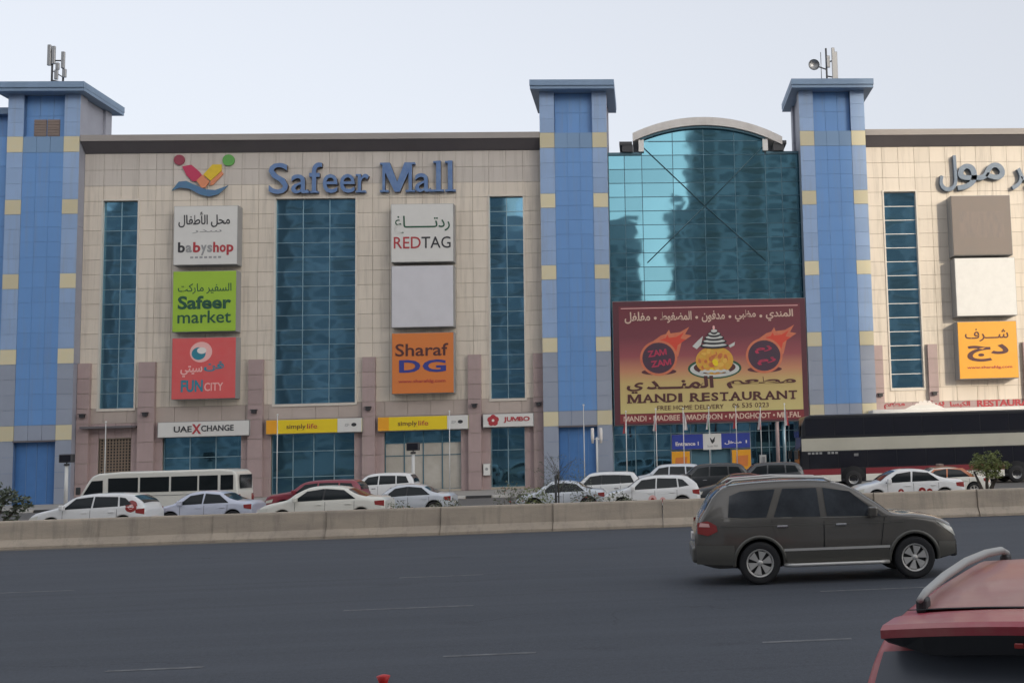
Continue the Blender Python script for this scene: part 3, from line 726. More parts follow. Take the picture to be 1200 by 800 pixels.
# right stack (sunlit)
TS = 1.1
t = board('shop_sign', 'weathered taupe square sign with faded ghost lettering, topmost of the sunlit right sign stack', 21.56, 25.85, 15.45, 19.73, TS, M['signgrey'])
flat(t, [(22.1, 16.7), (25.35, 16.7), (25.35, 18.6), (22.1, 18.6)], mat('ghost_print', (.235, .19, .165), .6, nscale=2.2, namt=.9, col2=(.20, .17, .155), stretch=(2.2, 1, .6)), .004, 'faded_print')
t = board('blank_sign', 'plain white sunlit blank square sign board in the right sign stack', 21.6, 25.95, 11.15, 15.27, TS, M['white'])
t = board('shop_sign', 'amber sunlit square sign with Arabic lettering, lowest of the right sign stack', 21.58, 25.83, 6.75, 10.77, TS, M['signamber'])
tx(t, ar('شـــرف'), 22.1, 25.2, 9.35, 10.25, M['brownink'], bold=.006)
tx(t, ar('دج'), 22.2, 25.15, 7.95, 9.15, M['brownink'], bold=.06)
tx(t, 'www.sharafdg.com', 22.15, 25.35, 7.4, 7.65, M['redink'], bold=.01)
# shop fascia signs
t = board('fascia_sign', 'grey white fascia sign with black capitals and one red letter, leftmost shop', -32.45, -26.56, 4.25, 5.28, .5, M['signwhite'])
tx(t, 'UAE', -31.4, -30.25, 4.58, 4.98, M['ink'], bold=.02); tx(t, 'X', -30.25, -29.65, 4.45, 5.1, M['redink'], bold=.03); tx(t, 'CHANGE', -29.65, -27.55, 4.60, 5.0, M['ink'], bold=.02)
for k, (x0, x1, xs_, lab) in enumerate(((-25.5, -20.82, -19.2, 'yellow and white fascia sign with a flagpole crossing its left end'), (-18.21, -13.6, -12.18, 'yellow and white fascia sign over the papered white shop windows'))):
    t = board('fascia_sign', lab, x0, xs_, 4.27, 5.24, .5, M['signyellow'])
    f = MB().box(x1, xs_-.04, -.02, .03, 4.30, 5.21, M['signwhite']); f.v = [(v[0]-t.location.x, v[1]+t['yf']-.004-t.location.y, v[2]-t.location.z) for v in f.v]; f.obj('white_end_panel', t)
    f = MB().box(x0+.04, x0+.75, -.01, .03, 4.31, 5.20, M['signamber']); f.v = [(v[0]-t.location.x, v[1]+t['yf']-.003-t.location.y, v[2]-t.location.z) for v in f.v]; f.obj('amber_end_panel', t)
    tx(t, 'simply', x0+1.35, x0+2.6, 4.52, 4.92, M['brownink'], bold=.0); tx(t, 'life', x0+2.7, x0+3.35, 4.60, 4.92, M['redink'])
    flat(t, ell(xs_-.55, 4.78, .17, .12), M['ink'], .03); tx(t, 'gp', xs_-1.15, xs_-.85, 4.66, 4.86, M['box'], dy=.01)
t = board('fascia_sign', 'pinkish white fascia sign with a round red flower emblem and red brown capitals', -11.24, -7.84, 4.33, 5.24, .5, M['signwhite'])
for k in range(5): flat(t, ell(-10.55+.2*math.cos(k*1.257+PI/2), 4.80+.2*math.sin(k*1.257+PI/2), .2, .2, 12), M['redink'], .006+.004*k)
flat(t, ell(-10.55, 4.80, .09, .09, 12), M['whiteink'], .032)
tx(t, 'JUMBO', -9.85, -8.1, 4.62, 5.02, M['redink'], bold=.035)
# notice box
t = board('notice_board', 'small white notice box on the wall left of the dark glass shop door', -11.30, -10.80, 1.1, 1.92, .2, M['white'])
flat(t, ell(-11.05, 1.55, .1, .1, 10), M['box'], .005)
# billboard
t = board('billboard', 'large maroon and yellow restaurant billboard with two flaming balls and a food dish', -2.38, 11.0, 4.2, 12.72, .55, M['bbframe'], yback=76.6)
Y0 = t['yf']
def flatb(pts, m, dy, name='print'): return flat(t, pts, m, dy, name, Y0)
flatb([(-1.95, 4.98), (10.6, 4.98), (10.6, 12.35), (-1.95, 12.35)], M['billboard'], .006, 'printed_sheet')
flatb([(-1.98, 4.35), (10.63, 4.35), (10.63, 4.94), (-1.98, 4.94)], M['bbband'], .006, 'lower_band')
def tb(s, x0, x1, z0, z1, m, bold=0., rot=0, name='lettering', dy=.03): return text(name, s, x0, x1, z0, z1, Y0-dy, m, t, depth=.015, bold=bold, rot=rot, origin=t.location)
flatb([(-1.8, 12.18), (10.45, 12.18), (10.45, 12.23), (-1.8, 12.23)], M['pinkink'], .012, 'border_line')
for s, x0, x1 in (('مفلفل', -1.55, .2), ('المضغوط', .9, 3.05), ('مدفون', 3.75, 5.35), ('مظبي', 6.05, 7.5), ('المندي', 8.2, 10.1)):
    tb(ar(s), x0, x1, 11.15, 11.95, M['creamink'], bold=.02)
for x in (.55, 3.4, 5.7, 7.85): flatb(ell(x, 11.5, .1, .1, 10), M['creamink'], .02, 'bullet')
def fireball(cx, cz, words):
    flatb(ell(cx, cz-.95, 1.2, .22), M['bbframe'], .010, 'ball_shadow')
    fl = [(cx-.6, cz+1.0), (cx+.2, cz+1.55), (cx+.55, cz+1.65), (cx+.75, cz+1.95), (cx+.85, cz+1.68), (cx+1.5, cz+1.75), (cx+2.15, cz+2.1), (cx+1.85, cz+1.6), (cx+2.3, cz+1.5), (cx+1.6, cz+1.05), (cx+1.35, cz+.1), (cx+.8, cz-.1)]
    flatb(fl, M['fire2'], .014, 'flame'); flatb([(cx+(x-cx)*.8+.05, cz+(z-cz)*.82) for x, z in fl], M['fire1'], .018, 'flame')
    flatb(ell(cx, cz, 1.28, 1.22, 32), M['fire2'], .022, 'ball_rim'); flatb(ell(cx, cz, 1.12, 1.06, 32), M['ball'], .026, 'ball')
    for s, dx, dz, wd in words: tb(s, cx+dx-wd/2, cx+dx+wd/2, cz+dz-.22, cz+dz+.22, M['fireink'], bold=.04, rot=.12, dy=.05)
M['fire1'] = mat('flame_red', (.62, .07, .04), .5); M['fire2'] = mat('flame_pink_orange', (.60, .20, .10), .5, nscale=1.5, namt=.5, col2=(.5, .06, .06))
M['ball'] = mat('ball_dark', (.08, .035, .06), .5, nscale=2, namt=.5, col2=(.04, .05, .06)); M['fireink'] = mat('crimson_ink', (.42, .04, .09), .5)
fireball(.72, 8.75, (('ZAM', -.1, .35, 1.3), ('ZAM', .15, -.35, 1.4)))
fireball(8.0, 8.75, ((ar('زم'), -.05, .42, 1.2), (ar('زم'), .15, -.38, 1.3)))
M['food1'] = mat('food_orange', (.66, .28, .05), .5, nscale=3, namt=.9, col2=(.60, .42, .06)); M['food2'] = mat('food_red', (.50, .12, .04), .5, nscale=4, namt=.6, col2=(.6, .3, .1)); M['plate'] = mat('plate_white', (.55, .56, .53), .4)
cx = 4.55
M['oran0'] = mat('food_yellow', (.70, .42, .08), .5)
flatb(ell(cx, 7.95, 1.85, .72, 28), M['greentext'], .010, 'plate_shadow'); flatb(ell(cx, 7.92, 1.7, .58, 28), M['plate'], .014, 'plate')
flatb(ell(cx, 8.02, 1.45, .48, 28), M['brownink'], .016, 'plate_well'); flatb(ell(cx, 8.5, 1.3, .98, 28), M['food1'], .018, 'food')
rb = random.Random(3)
for k in range(26):
    a_ = rb.uniform(0, 6.28); q_ = rb.uniform(.1, .85)
    flatb(ell(cx+1.2*q_*math.cos(a_), 8.5+.9*q_*math.sin(a_), rb.uniform(.12, .3), rb.uniform(.1, .2), 8, rot=rb.uniform(0, 3)), M[rb.choice(['food2', 'signyellow', 'food1', 'food2', 'oran0'])], .020+.0012*k, 'food_piece')
for k in range(9): flatb(ell(cx-.9+.22*k, 7.72+.05*(k % 2), .16, .10, 8), M['plate'], .054+.001*k, 'rice')
for k, (wd, z) in enumerate(((.98, 9.5), (.86, 9.78), (.68, 10.04), (.46, 10.28), (.25, 10.48))):
    flatb(ell(cx+.02, z, wd, .2), M['ink'], .055+.006*k, 'lid_stripe'); flatb(ell(cx+.02, z+.05, wd*.86, .11), M['plate'], .058+.006*k, 'lid_stripe')
flatb(ell(cx, 10.76, .08, .15), M['pinkink'], .09, 'lid_knob')
flatb([(cx-1.5, 9.5), (cx-1.1, 9.9), (cx-.75, 10.2), (cx-.9, 9.6), (cx-1.2, 9.3)], M['plate'], .03, 'spout'); flatb([(cx+1.0, 9.5), (cx+1.45, 9.75), (cx+1.4, 9.5), (cx+1.1, 9.35)], M['plate'], .03, 'handle')
tb(ar('مطعم'), 5.35, 10.15, 6.55, 7.3, M['brownink'], bold=.05); tb(ar('المنـــد'), -.15, 4.45, 6.6, 7.45, M['brownink'], bold=.05); tb(ar('ي'), -1.5, -.35, 6.35, 7.1, M['brownink'], bold=.05)
def serif(s, x0, x1, z0, z1, m, y, parent, origin, bold=.03, depth=.015, bars=None, bt=.09, side=None):
    return text('lettering', s, x0, x1, z0, z1, y, m, parent, depth=depth, bold=bold, origin=origin, side=side)
mx = -1.5
wds = dict(M=1.05, A=.85, N=.85, D=.8, I=.38, R=.82, E=.68, S=.6, T=.72, U=.8); seq = 'MANDI RESTAURANT'
tot = sum(wds.get(c, .45) for c in seq); sc_ = 11.75/tot; x = mx
for c in seq:
    wd = wds.get(c, .45)*sc_
    if c != ' ':
        tb(c, x+.05, x+wd-.05, 5.72, 6.3, M['brownink'], bold=.045)
        for fx in ({'M': (.12, .88), 'A': (.1, .9), 'N': (.12,), 'I': (.5,), 'R': (.15, .9), 'T': (.5,), 'D': (.1,), 'E': (.1,), 'U': ()}.get(c, ())):
            q = x+.05+(wd-.1)*fx; flatb([(q-.17, 5.70), (q+.17, 5.70), (q+.17, 5.78), (q-.17, 5.78)], M['brownink'], .034, 'serif')
    x += wd
tb('FREE HOME DELIVERY', .55, 5.1, 5.17, 5.48, M['brownink'], bold=.0); tb('06 535 0223', 5.7, 8.2, 5.2, 5.52, M['brownink'])
tb('MANDI • MADBEE • MADFOON • MADGHOOT • MFLFAL', -1.75, 10.4, 4.45, 4.83, M['creamink'], bold=.02)
# entrance signs
YE = YG-.12
t = board('entrance_sign', 'wide blue entrance sign with white lettering above the doorway', 1.48, 6.95, 2.45, 3.52, .25, M['signblue'] if 'signblue' in M else mat('sign_blue', (.035, .06, .34), .45), yback=YE)
tx(t, 'Entrance 1', 1.75, 3.35, 2.72, 2.98, M['whiteink'], bold=.03); tx(t, ar('مدخل')+' 1', 5.15, 6.7, 2.72, 3.0, M['whiteink'], bold=.03)
f = MB().box(3.66, 4.92, 0, .03, 2.4, 3.5, M['white']); f.v = [(v[0]-t.location.x, v[1]+t['yf']-.01-t.location.y, v[2]-t.location.z) for v in f.v]; f.obj('white_logo_panel', t)
flat(t, [(4.1, 3.3), (4.3, 3.05), (4.5, 3.3), (4.45, 2.95), (4.3, 2.8), (4.2, 2.95)], M['ink'], .02)
tx(t, 'Safeer Mall', 3.95, 4.65, 2.58, 2.72, M['box'], dy=.012)
for i, (x0, x1, z0, z1, lab) in enumerate(((1.45, 2.75, 1.15, 2.36, 'amber poster with red print left of the dark doorway'), (5.62, 6.98, .85, 2.36, 'larger amber poster right of the dark doorway'))):
    t = board('poster', lab, x0, x1, z0, z1, .12, M['signamber'], yback=YE)
    flat(t, [(x0+.25, z0+.35), (x1-.25, z0+.35), (x1-.2, z1-.4), (x0+.3, z1-.45)], M['signorange'], .006); flat(t, [(x0+.15, z0+.1), (x0+.7, z0+.1), (x0+.7, z0+.3), (x0+.15, z0+.3)], M['redink'], .010)
t = board('notice_board', 'small white notice panel with a dark base right of the entrance posters', 7.55, 8.05, 1.0, 1.95, .12, M['signwhite'], yback=YE)
flat(t, [(7.65, 1.3), (7.95, 1.3), (7.95, 1.8), (7.65, 1.8)], M['box'], .006); flat(t, [(7.6, 1.02), (8.0, 1.02), (8.0, 1.2), (7.6, 1.2)], M['brownink'], .006)
# big channel letters
sm = thing('letter_sign', 'large blue serif channel letters spelling two words high on the tan wall', 'sign', (-19.2, YW, 20.6))
def letter(c, x0, x1, z0, z1, bars=()):
    o = text('letter', c, x0, x1, z0, z1, YW-.32, M['letter'], sm, depth=.3, bold=.006, origin=sm.location, side=M['letterside'])
    mb = MB()
    for a, b, p, q in bars: mb.box(x0+(x1-x0)*a-sm.location.x, x0+(x1-x0)*b-sm.location.x, -.318, -.02, p-sm.location.z, q-sm.location.z, M['letter'])
    if bars:
        bm = bmesh.new(); bm.from_mesh(o.data); me2 = mb.mesh('x'); bm.from_mesh(me2); bm.to_mesh(o.data); bm.free(); bpy.data.meshes.remove(me2)
B, XH, TP = 20.66, 21.95, 22.72
S0, S1 = B, B+.13
letter('S', -25.55, -24.25, B-.05, TP+.05)
letter('a', -24.05, -22.95, B-.03, XH, ((.72, 1.16, S0, S1),))
letter('f', -22.85, -22.0, B, TP+.05, ((.0, .72, S0, S1),))
letter('e', -21.95, -20.95, B-.03, XH)
letter('e', -20.8, -19.8, B-.03, XH)
letter('r', -19.6, -18.85, B, XH, ((-.2, .7, S0, S1), (-.2, .1, XH-.14, XH-.02)))
letter('M', -17.95, -15.95, B, TP, ((-.08, .2, S0, S1), (.78, 1.1, S0, S1), (-.08, .12, TP-.13, TP), (.88, 1.1, TP-.13, TP)))
letter('a', -15.75, -14.7, B-.03, XH, ((.72, 1.16, S0, S1),))
letter('l', -14.32, -14.0, B, TP+.1, ((-.6, 1.6, S0, S1), (-.6, .2, TP-.05, TP+.08)))
letter('l', -13.52, -13.2, B, TP+.1, ((-.6, 1.6, S0, S1), (-.6, .2, TP-.05, TP+.08)))
am = thing('letter_sign', 'large grey blue Arabic channel letters on the sunlit right wall', 'sign', (22, YW, 20.5))
for s, x0, x1, z0, z1 in (('ل', 21.05, 22.35, 20.25, 22.85), (ar('مو'), 22.3, 25.85, 20.3, 22.3), (ar('السفير'), 26.3, 32.3, 20.3, 22.9)):
    text('letter', s if len(s) > 1 else chr(AR['ل'][0]), x0, x1, z0, z1, YW-.36, M['letterg'], am, depth=.34, bold=.012, origin=am.location, side=M['letterg'])
# emblem
lg = thing('wall_emblem', 'bird-like wall emblem with crimson and yellow wings, green and red balls and a blue wave', 'emblem', (-30.1, YW, 20.6))
lg['yf'] = YW-.1
def em(pts, m, dy=0., th=.09):
    MB().prism_y([(p[0]-lg.location.x, p[1]-lg.location.z) for p in pts], -.1-dy, -.01-dy, m).obj('emblem_piece', lg)
M['crim'] = mat('emblem_crimson', (.50, .04, .10), .4); M['yel'] = mat('emblem_yellow', (.72, .50, .03), .4, nscale=3, namt=.3); M['oran'] = mat('emblem_orange', (.66, .24, .12), .4); M['grn'] = mat('emblem_green', (.12, .36, .08), .4); M['wav'] = mat('emblem_blue', (.09, .16, .32), .4, nscale=1, namt=.6, col2=(.06, .22, .28)); M['rball'] = mat('emblem_dark_red', (.30, .05, .08), .4)
em(ell(-31.55, 23.1, .36, .36, 20), M['rball']); em(ell(-28.3, 23.05, .40, .40, 20), M['grn'])
em([(-31.35, 22.65), (-30.75, 22.75), (-30.25, 22.3), (-29.95, 21.9), (-30.35, 21.6), (-30.65, 21.6), (-31.05, 22.0)], M['crim'])
em([(-30.35, 21.62), (-29.95, 22.02), (-29.5, 21.55), (-29.75, 21.15), (-30.0, 21.1)], M['oran'], .12)
em([(-29.95, 22.05), (-29.35, 22.75), (-28.75, 22.75), (-28.75, 22.3), (-29.45, 21.62)], M['yel'], .02)
em([(-29.45, 21.60), (-28.75, 22.28), (-28.62, 22.1), (-29.3, 21.35), (-29.5, 21.3)], M['oran'], .0)
wave = [(-31.95, 20.95), (-31.5, 21.55), (-31.0, 21.6), (-30.3, 21.25), (-29.7, 21.0), (-29.1, 20.95), (-28.25, 21.25), (-28.9, 20.65), (-29.5, 20.5), (-30.1, 20.65), (-30.8, 21.05), (-31.4, 21.15)]
em(wave, M['wav'], .14)
# red lettered canopy sign behind the coach
t = thing('canopy_sign', 'red canopy lettering with a white crown shape seen above the black coach roof', 'sign', (20, 75.0, 4.2))
t['yf'] = 74.9
q = MB().box(-4.9, 9.5, -.5, 1.7, 0, .55, M['white']); bevel(q.obj('canopy_slab', t), .05, 2)
for i, (s, x0, x1, z0, z1) in enumerate(((ar('مطعم'), 16.0, 17.45, 4.8, 5.3), (ar('بيت'), 18.9, 20.2, 4.8, 5.3), (ar('الكبسة'.replace('ة', 'ا')), 20.6, 22.0, 4.78, 5.2), ('RESTAURANT', 22.5, 27.2, 4.78, 5.25))):
    tx(t, s, x0, x1, z0, z1, M['redink'], bold=.05, depth=.1)
for x, h in ((18.3, .25), (18.55, .4), (18.85, .46), (19.15, .4), (19.4, .22)):
    flat(t, ell(x, 4.8, .22, h+.1, 14, 0, PI), M['whiteink'], .05+.01*x-.18, 'crown_leaf')
flat(t, [(17.3, 4.72), (20.2, 4.72), (19.6, 5.0), (17.9, 5.0)], M['white'], .30, 'crown_base')

# ------------------------------------------------------------------ antennas on tower roofs
def antenna(label, x, kind):
    t = thing('rooftop_antenna', label, 'antenna', (x, 78.5, 28.12))
    mb = MB().tube([(0, 0, 0), (0, 0, 3.4)], .07, M['darkmetal'], 6); mb.obj('mast', t)
    if kind == 0:
        MB().tube([(.75, 0, 0), (.75, 0, 2.9)], .07, M['darkmetal'], 6).tube([(0, 0, 2.6), (.75, 0, 2.6)], .05, M['darkmetal'], 6).tube([(0, 0, 1.2), (.9, 0, 1.0)], .05, M['darkmetal'], 6).tube([(0, 0, 1.9), (.75, 0, 1.4)], .04, M['darkmetal'], 6).obj('frame', t)
        for (xx, z0, h) in ((-.15, 2.2, 1.5), (.14, 2.3, 1.3), (.42, 1.9, .5), (.78, 2.0, 1.2), (.9, 1.35, .6), (.35, 1.2, .7)):
            bevel(MB().box(xx-.12, xx+.12, -.2, -.05, z0, z0+h, M['metal']).obj('panel_antenna', t), .03, 1)
        MB().box(.1, .25, -.1, .1, .05, .6, M['darkmetal']).box(.6, .9, -.1, .15, .05, .5, M['darkmetal']).obj('equipment_box', t)
    else:
        MB().lathe_y([(0.0, .16), (.30, .12), (.42, 0.0), (.40, -.06)], (-.95, -.2, 2.1), M['metal'], 16).obj('dish', t)
        MB().tube([(-.7, 0, 2.05), (0, 0, 1.8)], .05, M['darkmetal'], 6).tube([(0, 0, 2.3), (.55, 0, 2.5)], .05, M['darkmetal'], 6).tube([(0, 0, 1.3), (.55, 0, 1.2)], .05, M['darkmetal'], 6).tube([(-.4, 0, 1.0), (-.4, 0, 3.1)], .03, M['metal'], 6).obj('frame', t)
        for (xx, z0, h) in ((.12, 1.9, .9), (.5, .4, 3.0), (.68, .5, 2.6)):
            bevel(MB().box(xx-.12, xx+.12, -.2, -.05, z0, z0+h, M['metal']).obj('panel_antenna', t), .03, 1)
antenna('cluster of mobile phone antennas on the far left tower roof', -40.95, 0)
antenna('antenna mast with a round dish on the right tower roof', 13.55, 1)
# ------------------------------------------------------------------ poles, lamps, flags
def flagpole(x, y, h, label, flag=None, group='white flagpoles before the mall'):
    t = thing('flagpole', label, 'flagpole', (x, y, .14 if y > 66.1 else 0), 0, group)
    MB().tube([(0, 0, 0), (0, 0, h)], [.034, .022], M['pole'], 8).obj('pole', t)
    MB().lathe_y([(0, -.05), (.05, -.03), (.06, 0), (.05, .03), (0, .05)], (0, 0, h+.03), M['pole'], 8).obj('finial', t)
    MB().tube([(0, 0, 0), (0, 0, .12)], .12, M['metal'], 10).obj('base', t)
    if flag:
        vs = []; fs = []; n, m_ = 5, 7
        for j in range(m_+1):
            for i in range(n+1):
                u = i/n; v = j/m_
                vs.append((.03+u*(.10+.14*v)*flag[2], .06*math.sin(u*7+v*3), h-.15-v*1.15-.25*u*(1-v)))
        for j in range(m_):
            for i in range(n): fs.append((j*(n+1)+i, j*(n+1)+i+1, (j+1)*(n+1)+i+1, (j+1)*(n+1)+i))
        mb = MB(); mb.add(vs, fs, flag[0], True); mb.mi(flag[1])
        for q in range(len(mb.f)):
            if q % n < 2: mb.m[q] = 1
        mb.obj('flag', t)
flagpole(-31.2, 66.6, 4.85, 'white flagpole in front of the brown lattice window')
flagpole(-21.6, 66.6, 5.0, 'tall white flagpole crossing the left end of the first yellow sign')
flagpole(-11.75, 66.6, 4.95, 'white flagpole crossing the white end of the second yellow sign')
flagpole(-3.9, 66.6, 5.1, 'white flagpole before the second blue tower')
M['flagr'] = mat('flag_red', (.45, .06, .07), .7); M['flagw'] = mat('flag_white', (.62, .58, .57), .7); M['flagg'] = mat('flag_green', (.04, .20, .10), .7)
for i, (x, h, a, b, s, lab) in enumerate(((-1.43, 4.7, 'flagr', 'flagw', -1, 'leftmost flagpole of the entrance row with a drooping flag'), (.39, 4.8, 'flagw', 'flagr', -1, 'second flagpole of the entrance row, left of the blue entrance sign'),
        (2.05, 4.8, 'flagw', 'flagw', 1, 'flagpole crossing the lettered left half of the blue entrance sign'), (3.63, 4.8, 'flagw', 'flagg', -1, 'flagpole beside the white panel of the entrance sign'),
        (5.29, 4.8, 'flagr', 'flagw', -1, 'flagpole crossing the right half of the blue entrance sign'), (6.8, 4.7, 'flagw', 'flagr', -1, 'flagpole just right of the larger amber poster'), (8.3, 4.9, 'flagr', 'flagw', 1, 'rightmost flagpole of the entrance row beside the coach'))):
    flagpole(x, 68, h, lab, (M[a], M[b], s))
def floodlight(x, y, h, label):
    t = thing('floodlight_post', label, 'floodlight', (x, y, .14), 0, 'black floodlight boxes on posts')
    MB().tube([(0, 0, 0), (0, 0, h)], [.11, .09], M['pole'], 10).obj('post', t)
    MB().tube([(0, 0, h), (0, 0, h+.12)], [.16, .14], M['darkmetal'], 10).obj('collar', t)
    b = bevel(MB().box(-.36, .36, -.2, .2, h+.18, h+.66, M['darkmetal']).obj('lamp_housing', t), .04, 1)
    MB().box(-.30, .30, -.215, -.19, h+.24, h+.6, M['busglass']).obj('lamp_glass', t)
    MB().tube([(0, 0, h+.1), (0, 0, h+.2)], .04, M['darkmetal'], 6).obj('bracket', t)
floodlight(-33.3, 66.6, 2.45, 'black floodlight on a white post in front of the far left blue tower')
floodlight(-13.85, 66.6, 2.55, 'black floodlight on a post in front of the papered shop windows')
t = thing('twin_lamp_post', 'slim white post with two small upright lamps before the blue service door', 'lamp post', (-3.15, 66.6, .14), 0)
MB().tube([(0, 0, 0), (0, 0, 3.2)], .06, M['pole'], 8).obj('post', t); MB().tube([(-.25, 0, 3.1), (.25, 0, 3.1)], .03, M['pole'], 6).obj('crossarm', t)
for s in (-1, 1): MB().tube([(s*.25, 0, 2.85), (s*.25, 0, 3.2), (s*.25, 0, 3.75)], [.06, .10, .09], M['whiteink'], 8).obj('lamp', t)
t = thing('marker_post', 'bright red flexible marker post tip at the very bottom of the picture', 'marker post', (-2.78, 11.9, 0))
MB().tube([(0, 0, 0), (0, 0, .06)], [.12, .08], M['darkmetal'], 12).obj('base', t)
MB().tube([(0, 0, .05), (0, 0, .20), (0, 0, .26), (0, 0, .275)], [.045, .045, .07, .02], M['redplastic'], 10).obj('post', t)

# ------------------------------------------------------------------ vegetation
def tree(name, label, loc, trunks, blobs, lm, nleaf, ls, cat='tree', group=None, seed=1, extra=None):
    rnd = random.Random(seed)
    t = thing(name, label, cat, loc, 0, group)
    mb = MB()
    for pts, r in trunks: mb.tube(pts, r, M['bark'], 7)
    mb.obj('trunk', t)
    vs = []; fs = []; mi = []
    for (cx, cy, cz, rx, ry, rz, wt) in blobs:
        for _ in range(int(nleaf*wt)):
            while True:
                p = Vector((rnd.uniform(-1, 1), rnd.uniform(-1, 1), rnd.uniform(-1, 1)))
                if p.length < 1 and rnd.random() < .25+.75*p.length: break
            q = Vector((cx+p.x*rx, cy+p.y*ry, cz+p.z*rz))
            a = Vector((rnd.gauss(0, 1), rnd.gauss(0, 1), rnd.gauss(0, .6))).normalized()
            b = a.orthogonal().normalized(); b = Matrix.Rotation(rnd.uniform(0, 6.28), 3, a) @ b
            s = ls*rnd.uniform(.6, 1.4)
            n = len(vs)
            vs += [q-a*s, q+b*s*.4, q+a*s, q-b*s*.4]; fs.append((n, n+1, n+2, n+3)); mi.append(rnd.random() < .06 if extra else 0)
    cb = MB(); cb.add(vs, fs, lm)
    if extra:
        cb.mi(extra); cb.m = [1 if k else 0 for k in mi]
    cb.obj('crown', t); return t
def clusters(rnd, cx, cz, rx, rz, n, r0):
    out = []
    for _ in range(n):
        a = rnd.uniform(0, 6.28); q = rnd.uniform(.25, 1)
        out.append((cx+rx*q*math.cos(a), rnd.uniform(-.5, .5)*rx, cz+rz*q*math.sin(a), r0*rnd.uniform(.7, 1.3), r0, r0*rnd.uniform(.6, 1.1), 1/n))
    return out
rn = random.Random(5)
tree('leafy_tree', 'small leafy green tree behind the barrier, before the black coach', (11.95, 39, 0),
     [([(-.15, 0, 0), (-.2, 0, .7), (-.45, .1, 1.4)], [.09, .07, .03]), ([(.1, 0, 0), (.12, 0, .8), (.5, 0, 1.5)], [.09, .07, .03]), ([(0, .1, 0), (0, .1, .9), (.02, .1, 1.8)], [.08, .06, .02]), ([(.1, 0, .6), (.3, -.1, 1.1), (.15, -.1, 1.7)], [.04, .03, .02])],
     clusters(rn, 0, 1.62, .72, .46, 30, .17)+[(0, 0, 1.6, .6, .45, .4, .35)], M['leaf'], 2300, .042, seed=3)
tree('frangipani_tree', 'multi-stemmed tree with sparse grey green leaf tufts at the left edge', (-21.75, 39.3, 0),
     [([(-.5, 0, 0), (-.55, 0, .9), (-.9, 0, 1.6)], [.09, .07, .04]), ([(-.1, 0, 0), (-.1, 0, 1.0), (-.35, 0, 1.9)], [.09, .07, .04]), ([(-.1, 0, .9), (.15, 0, 1.5)], [.06, .03]), ([(.1, 0, 0), (.2, 0, .8), (.65, 0, 1.3)], [.07, .05, .03]), ([(-.55, 0, .8), (-1.2, 0, 1.3)], [.05, .03])],
     [(-1.1, 0, 1.75, .42, .35, .25, .2), (-.45, 0, 2.0, .45, .35, .22, .22), (.2, 0, 1.62, .32, .3, .25, .15), (.7, 0, 1.3, .3, .3, .3, .15), (-.1, 0, 1.3, .35, .3, .25, .1), (.35, 0, .95, .25, .2, .25, .08), (-1.5, 0, 1.35, .3, .3, .25, .1)], M['leafdark'], 850, .10, seed=8)
tw = [([(0, 0, 0), (0, 0, 1.9)], [.03, .018])]
for k in range(16):
    a = rn.uniform(-1, 1); z = rn.uniform(.9, 1.8)
    tw.append(([(0, 0, z), (a*.45, rn.uniform(-.2, .2), z+rn.uniform(.3, .55)), (a*.85, rn.uniform(-.4, .4), z+rn.uniform(.5, 1.0))], [.009, .006, .003]))
t = tree('thin_bare_tree', 'thin nearly bare staked sapling before the second blue tower', (-3.2, 39.2, 0), tw, [(.1, 0, 1.85, 1.0, .6, .6, .6), (.6, 0, 1.4, .6, .4, .4, .3), (-.3, 0, 1.3, .4, .4, .3, .15)], M['leafdark'], 1100, .030, seed=4)
MB().tube([(-.09, -.05, 0), (-.09, -.05, 1.7)], .045, M['darkmetal'], 6).obj('stake', t)
for i, (x, h, lab, ex) in enumerate(((-7.0, 1.15, 'low straggling shrub left of the orange flowering shrub', None), (-4.9, 1.6, 'shrub with orange red flowers at the left end of the planting', 'petal'), (-4.0, 1.45, 'dry green shrub against the staked sapling', None), (-2.3, 1.3, 'low mixed shrub just right of the staked sapling', 'petal'), (-8.6, 1.05, 'lowest reddish shrub before the black and white kerb', 'petal'), (-1.2, 1.15, 'small dry shrub in front of the white hatchbacks', None))):
    tree('shrub', lab, (x, 38.8+.2*(i % 2), 0), [([(0, 0, 0), (.1, 0, h*.7)], [.02, .01]), ([(0, 0, 0), (-.15, 0, h*.6)], [.02, .01])], [(0, 0, h*.62, .55, .4, h*.36, .6), (.35, 0, h*.5, .4, .3, h*.3, .4)], M['leafdry' if i != 2 else 'leaf'], 420, .05, 'shrub', 'low shrubs behind the barrier', seed=20+i, extra=M[ex] if ex else None)

# ------------------------------------------------------------------ cars
def interp(tab, x):
    if x <= tab[0][0]: return tab[0][1]
    for (a, p), (b, q) in zip(tab, tab[1:]):
        if x <= b:
            u = (x-a)/(b-a); return p+(q-p)*u
    return tab[-1][1]
def smooth_tab(tab, n=3):
    """Catmull-Rom refinement of a silhouette table"""
    out = []
    for i in range(len(tab)-1):
        p0 = tab[max(i-1, 0)]; p1 = tab[i]; p2 = tab[i+1]; p3 = tab[min(i+2, len(tab)-1)]
        for k in range(n):
            u = k/n; x = p1[0]+(p2[0]-p1[0])*u
            m1 = (p2[1]-p0[1])/(p2[0]-p0[0]) if p2[0] != p0[0] else 0; m2 = (p3[1]-p1[1])/(p3[0]-p1[0]) if p3[0] != p1[0] else 0
            d = p2[0]-p1[0]; m1 = max(-3, min(3, m1))*.8; m2 = max(-3, min(3, m2))*.8
            h = (2*u**3-3*u**2+1)*p1[1]+(u**3-2*u**2+u)*d*m1+(-2*u**3+3*u**2)*p2[1]+(u**3-u**2)*d*m2
            out.append((x, h))
    out.append(tab[-1]); return out
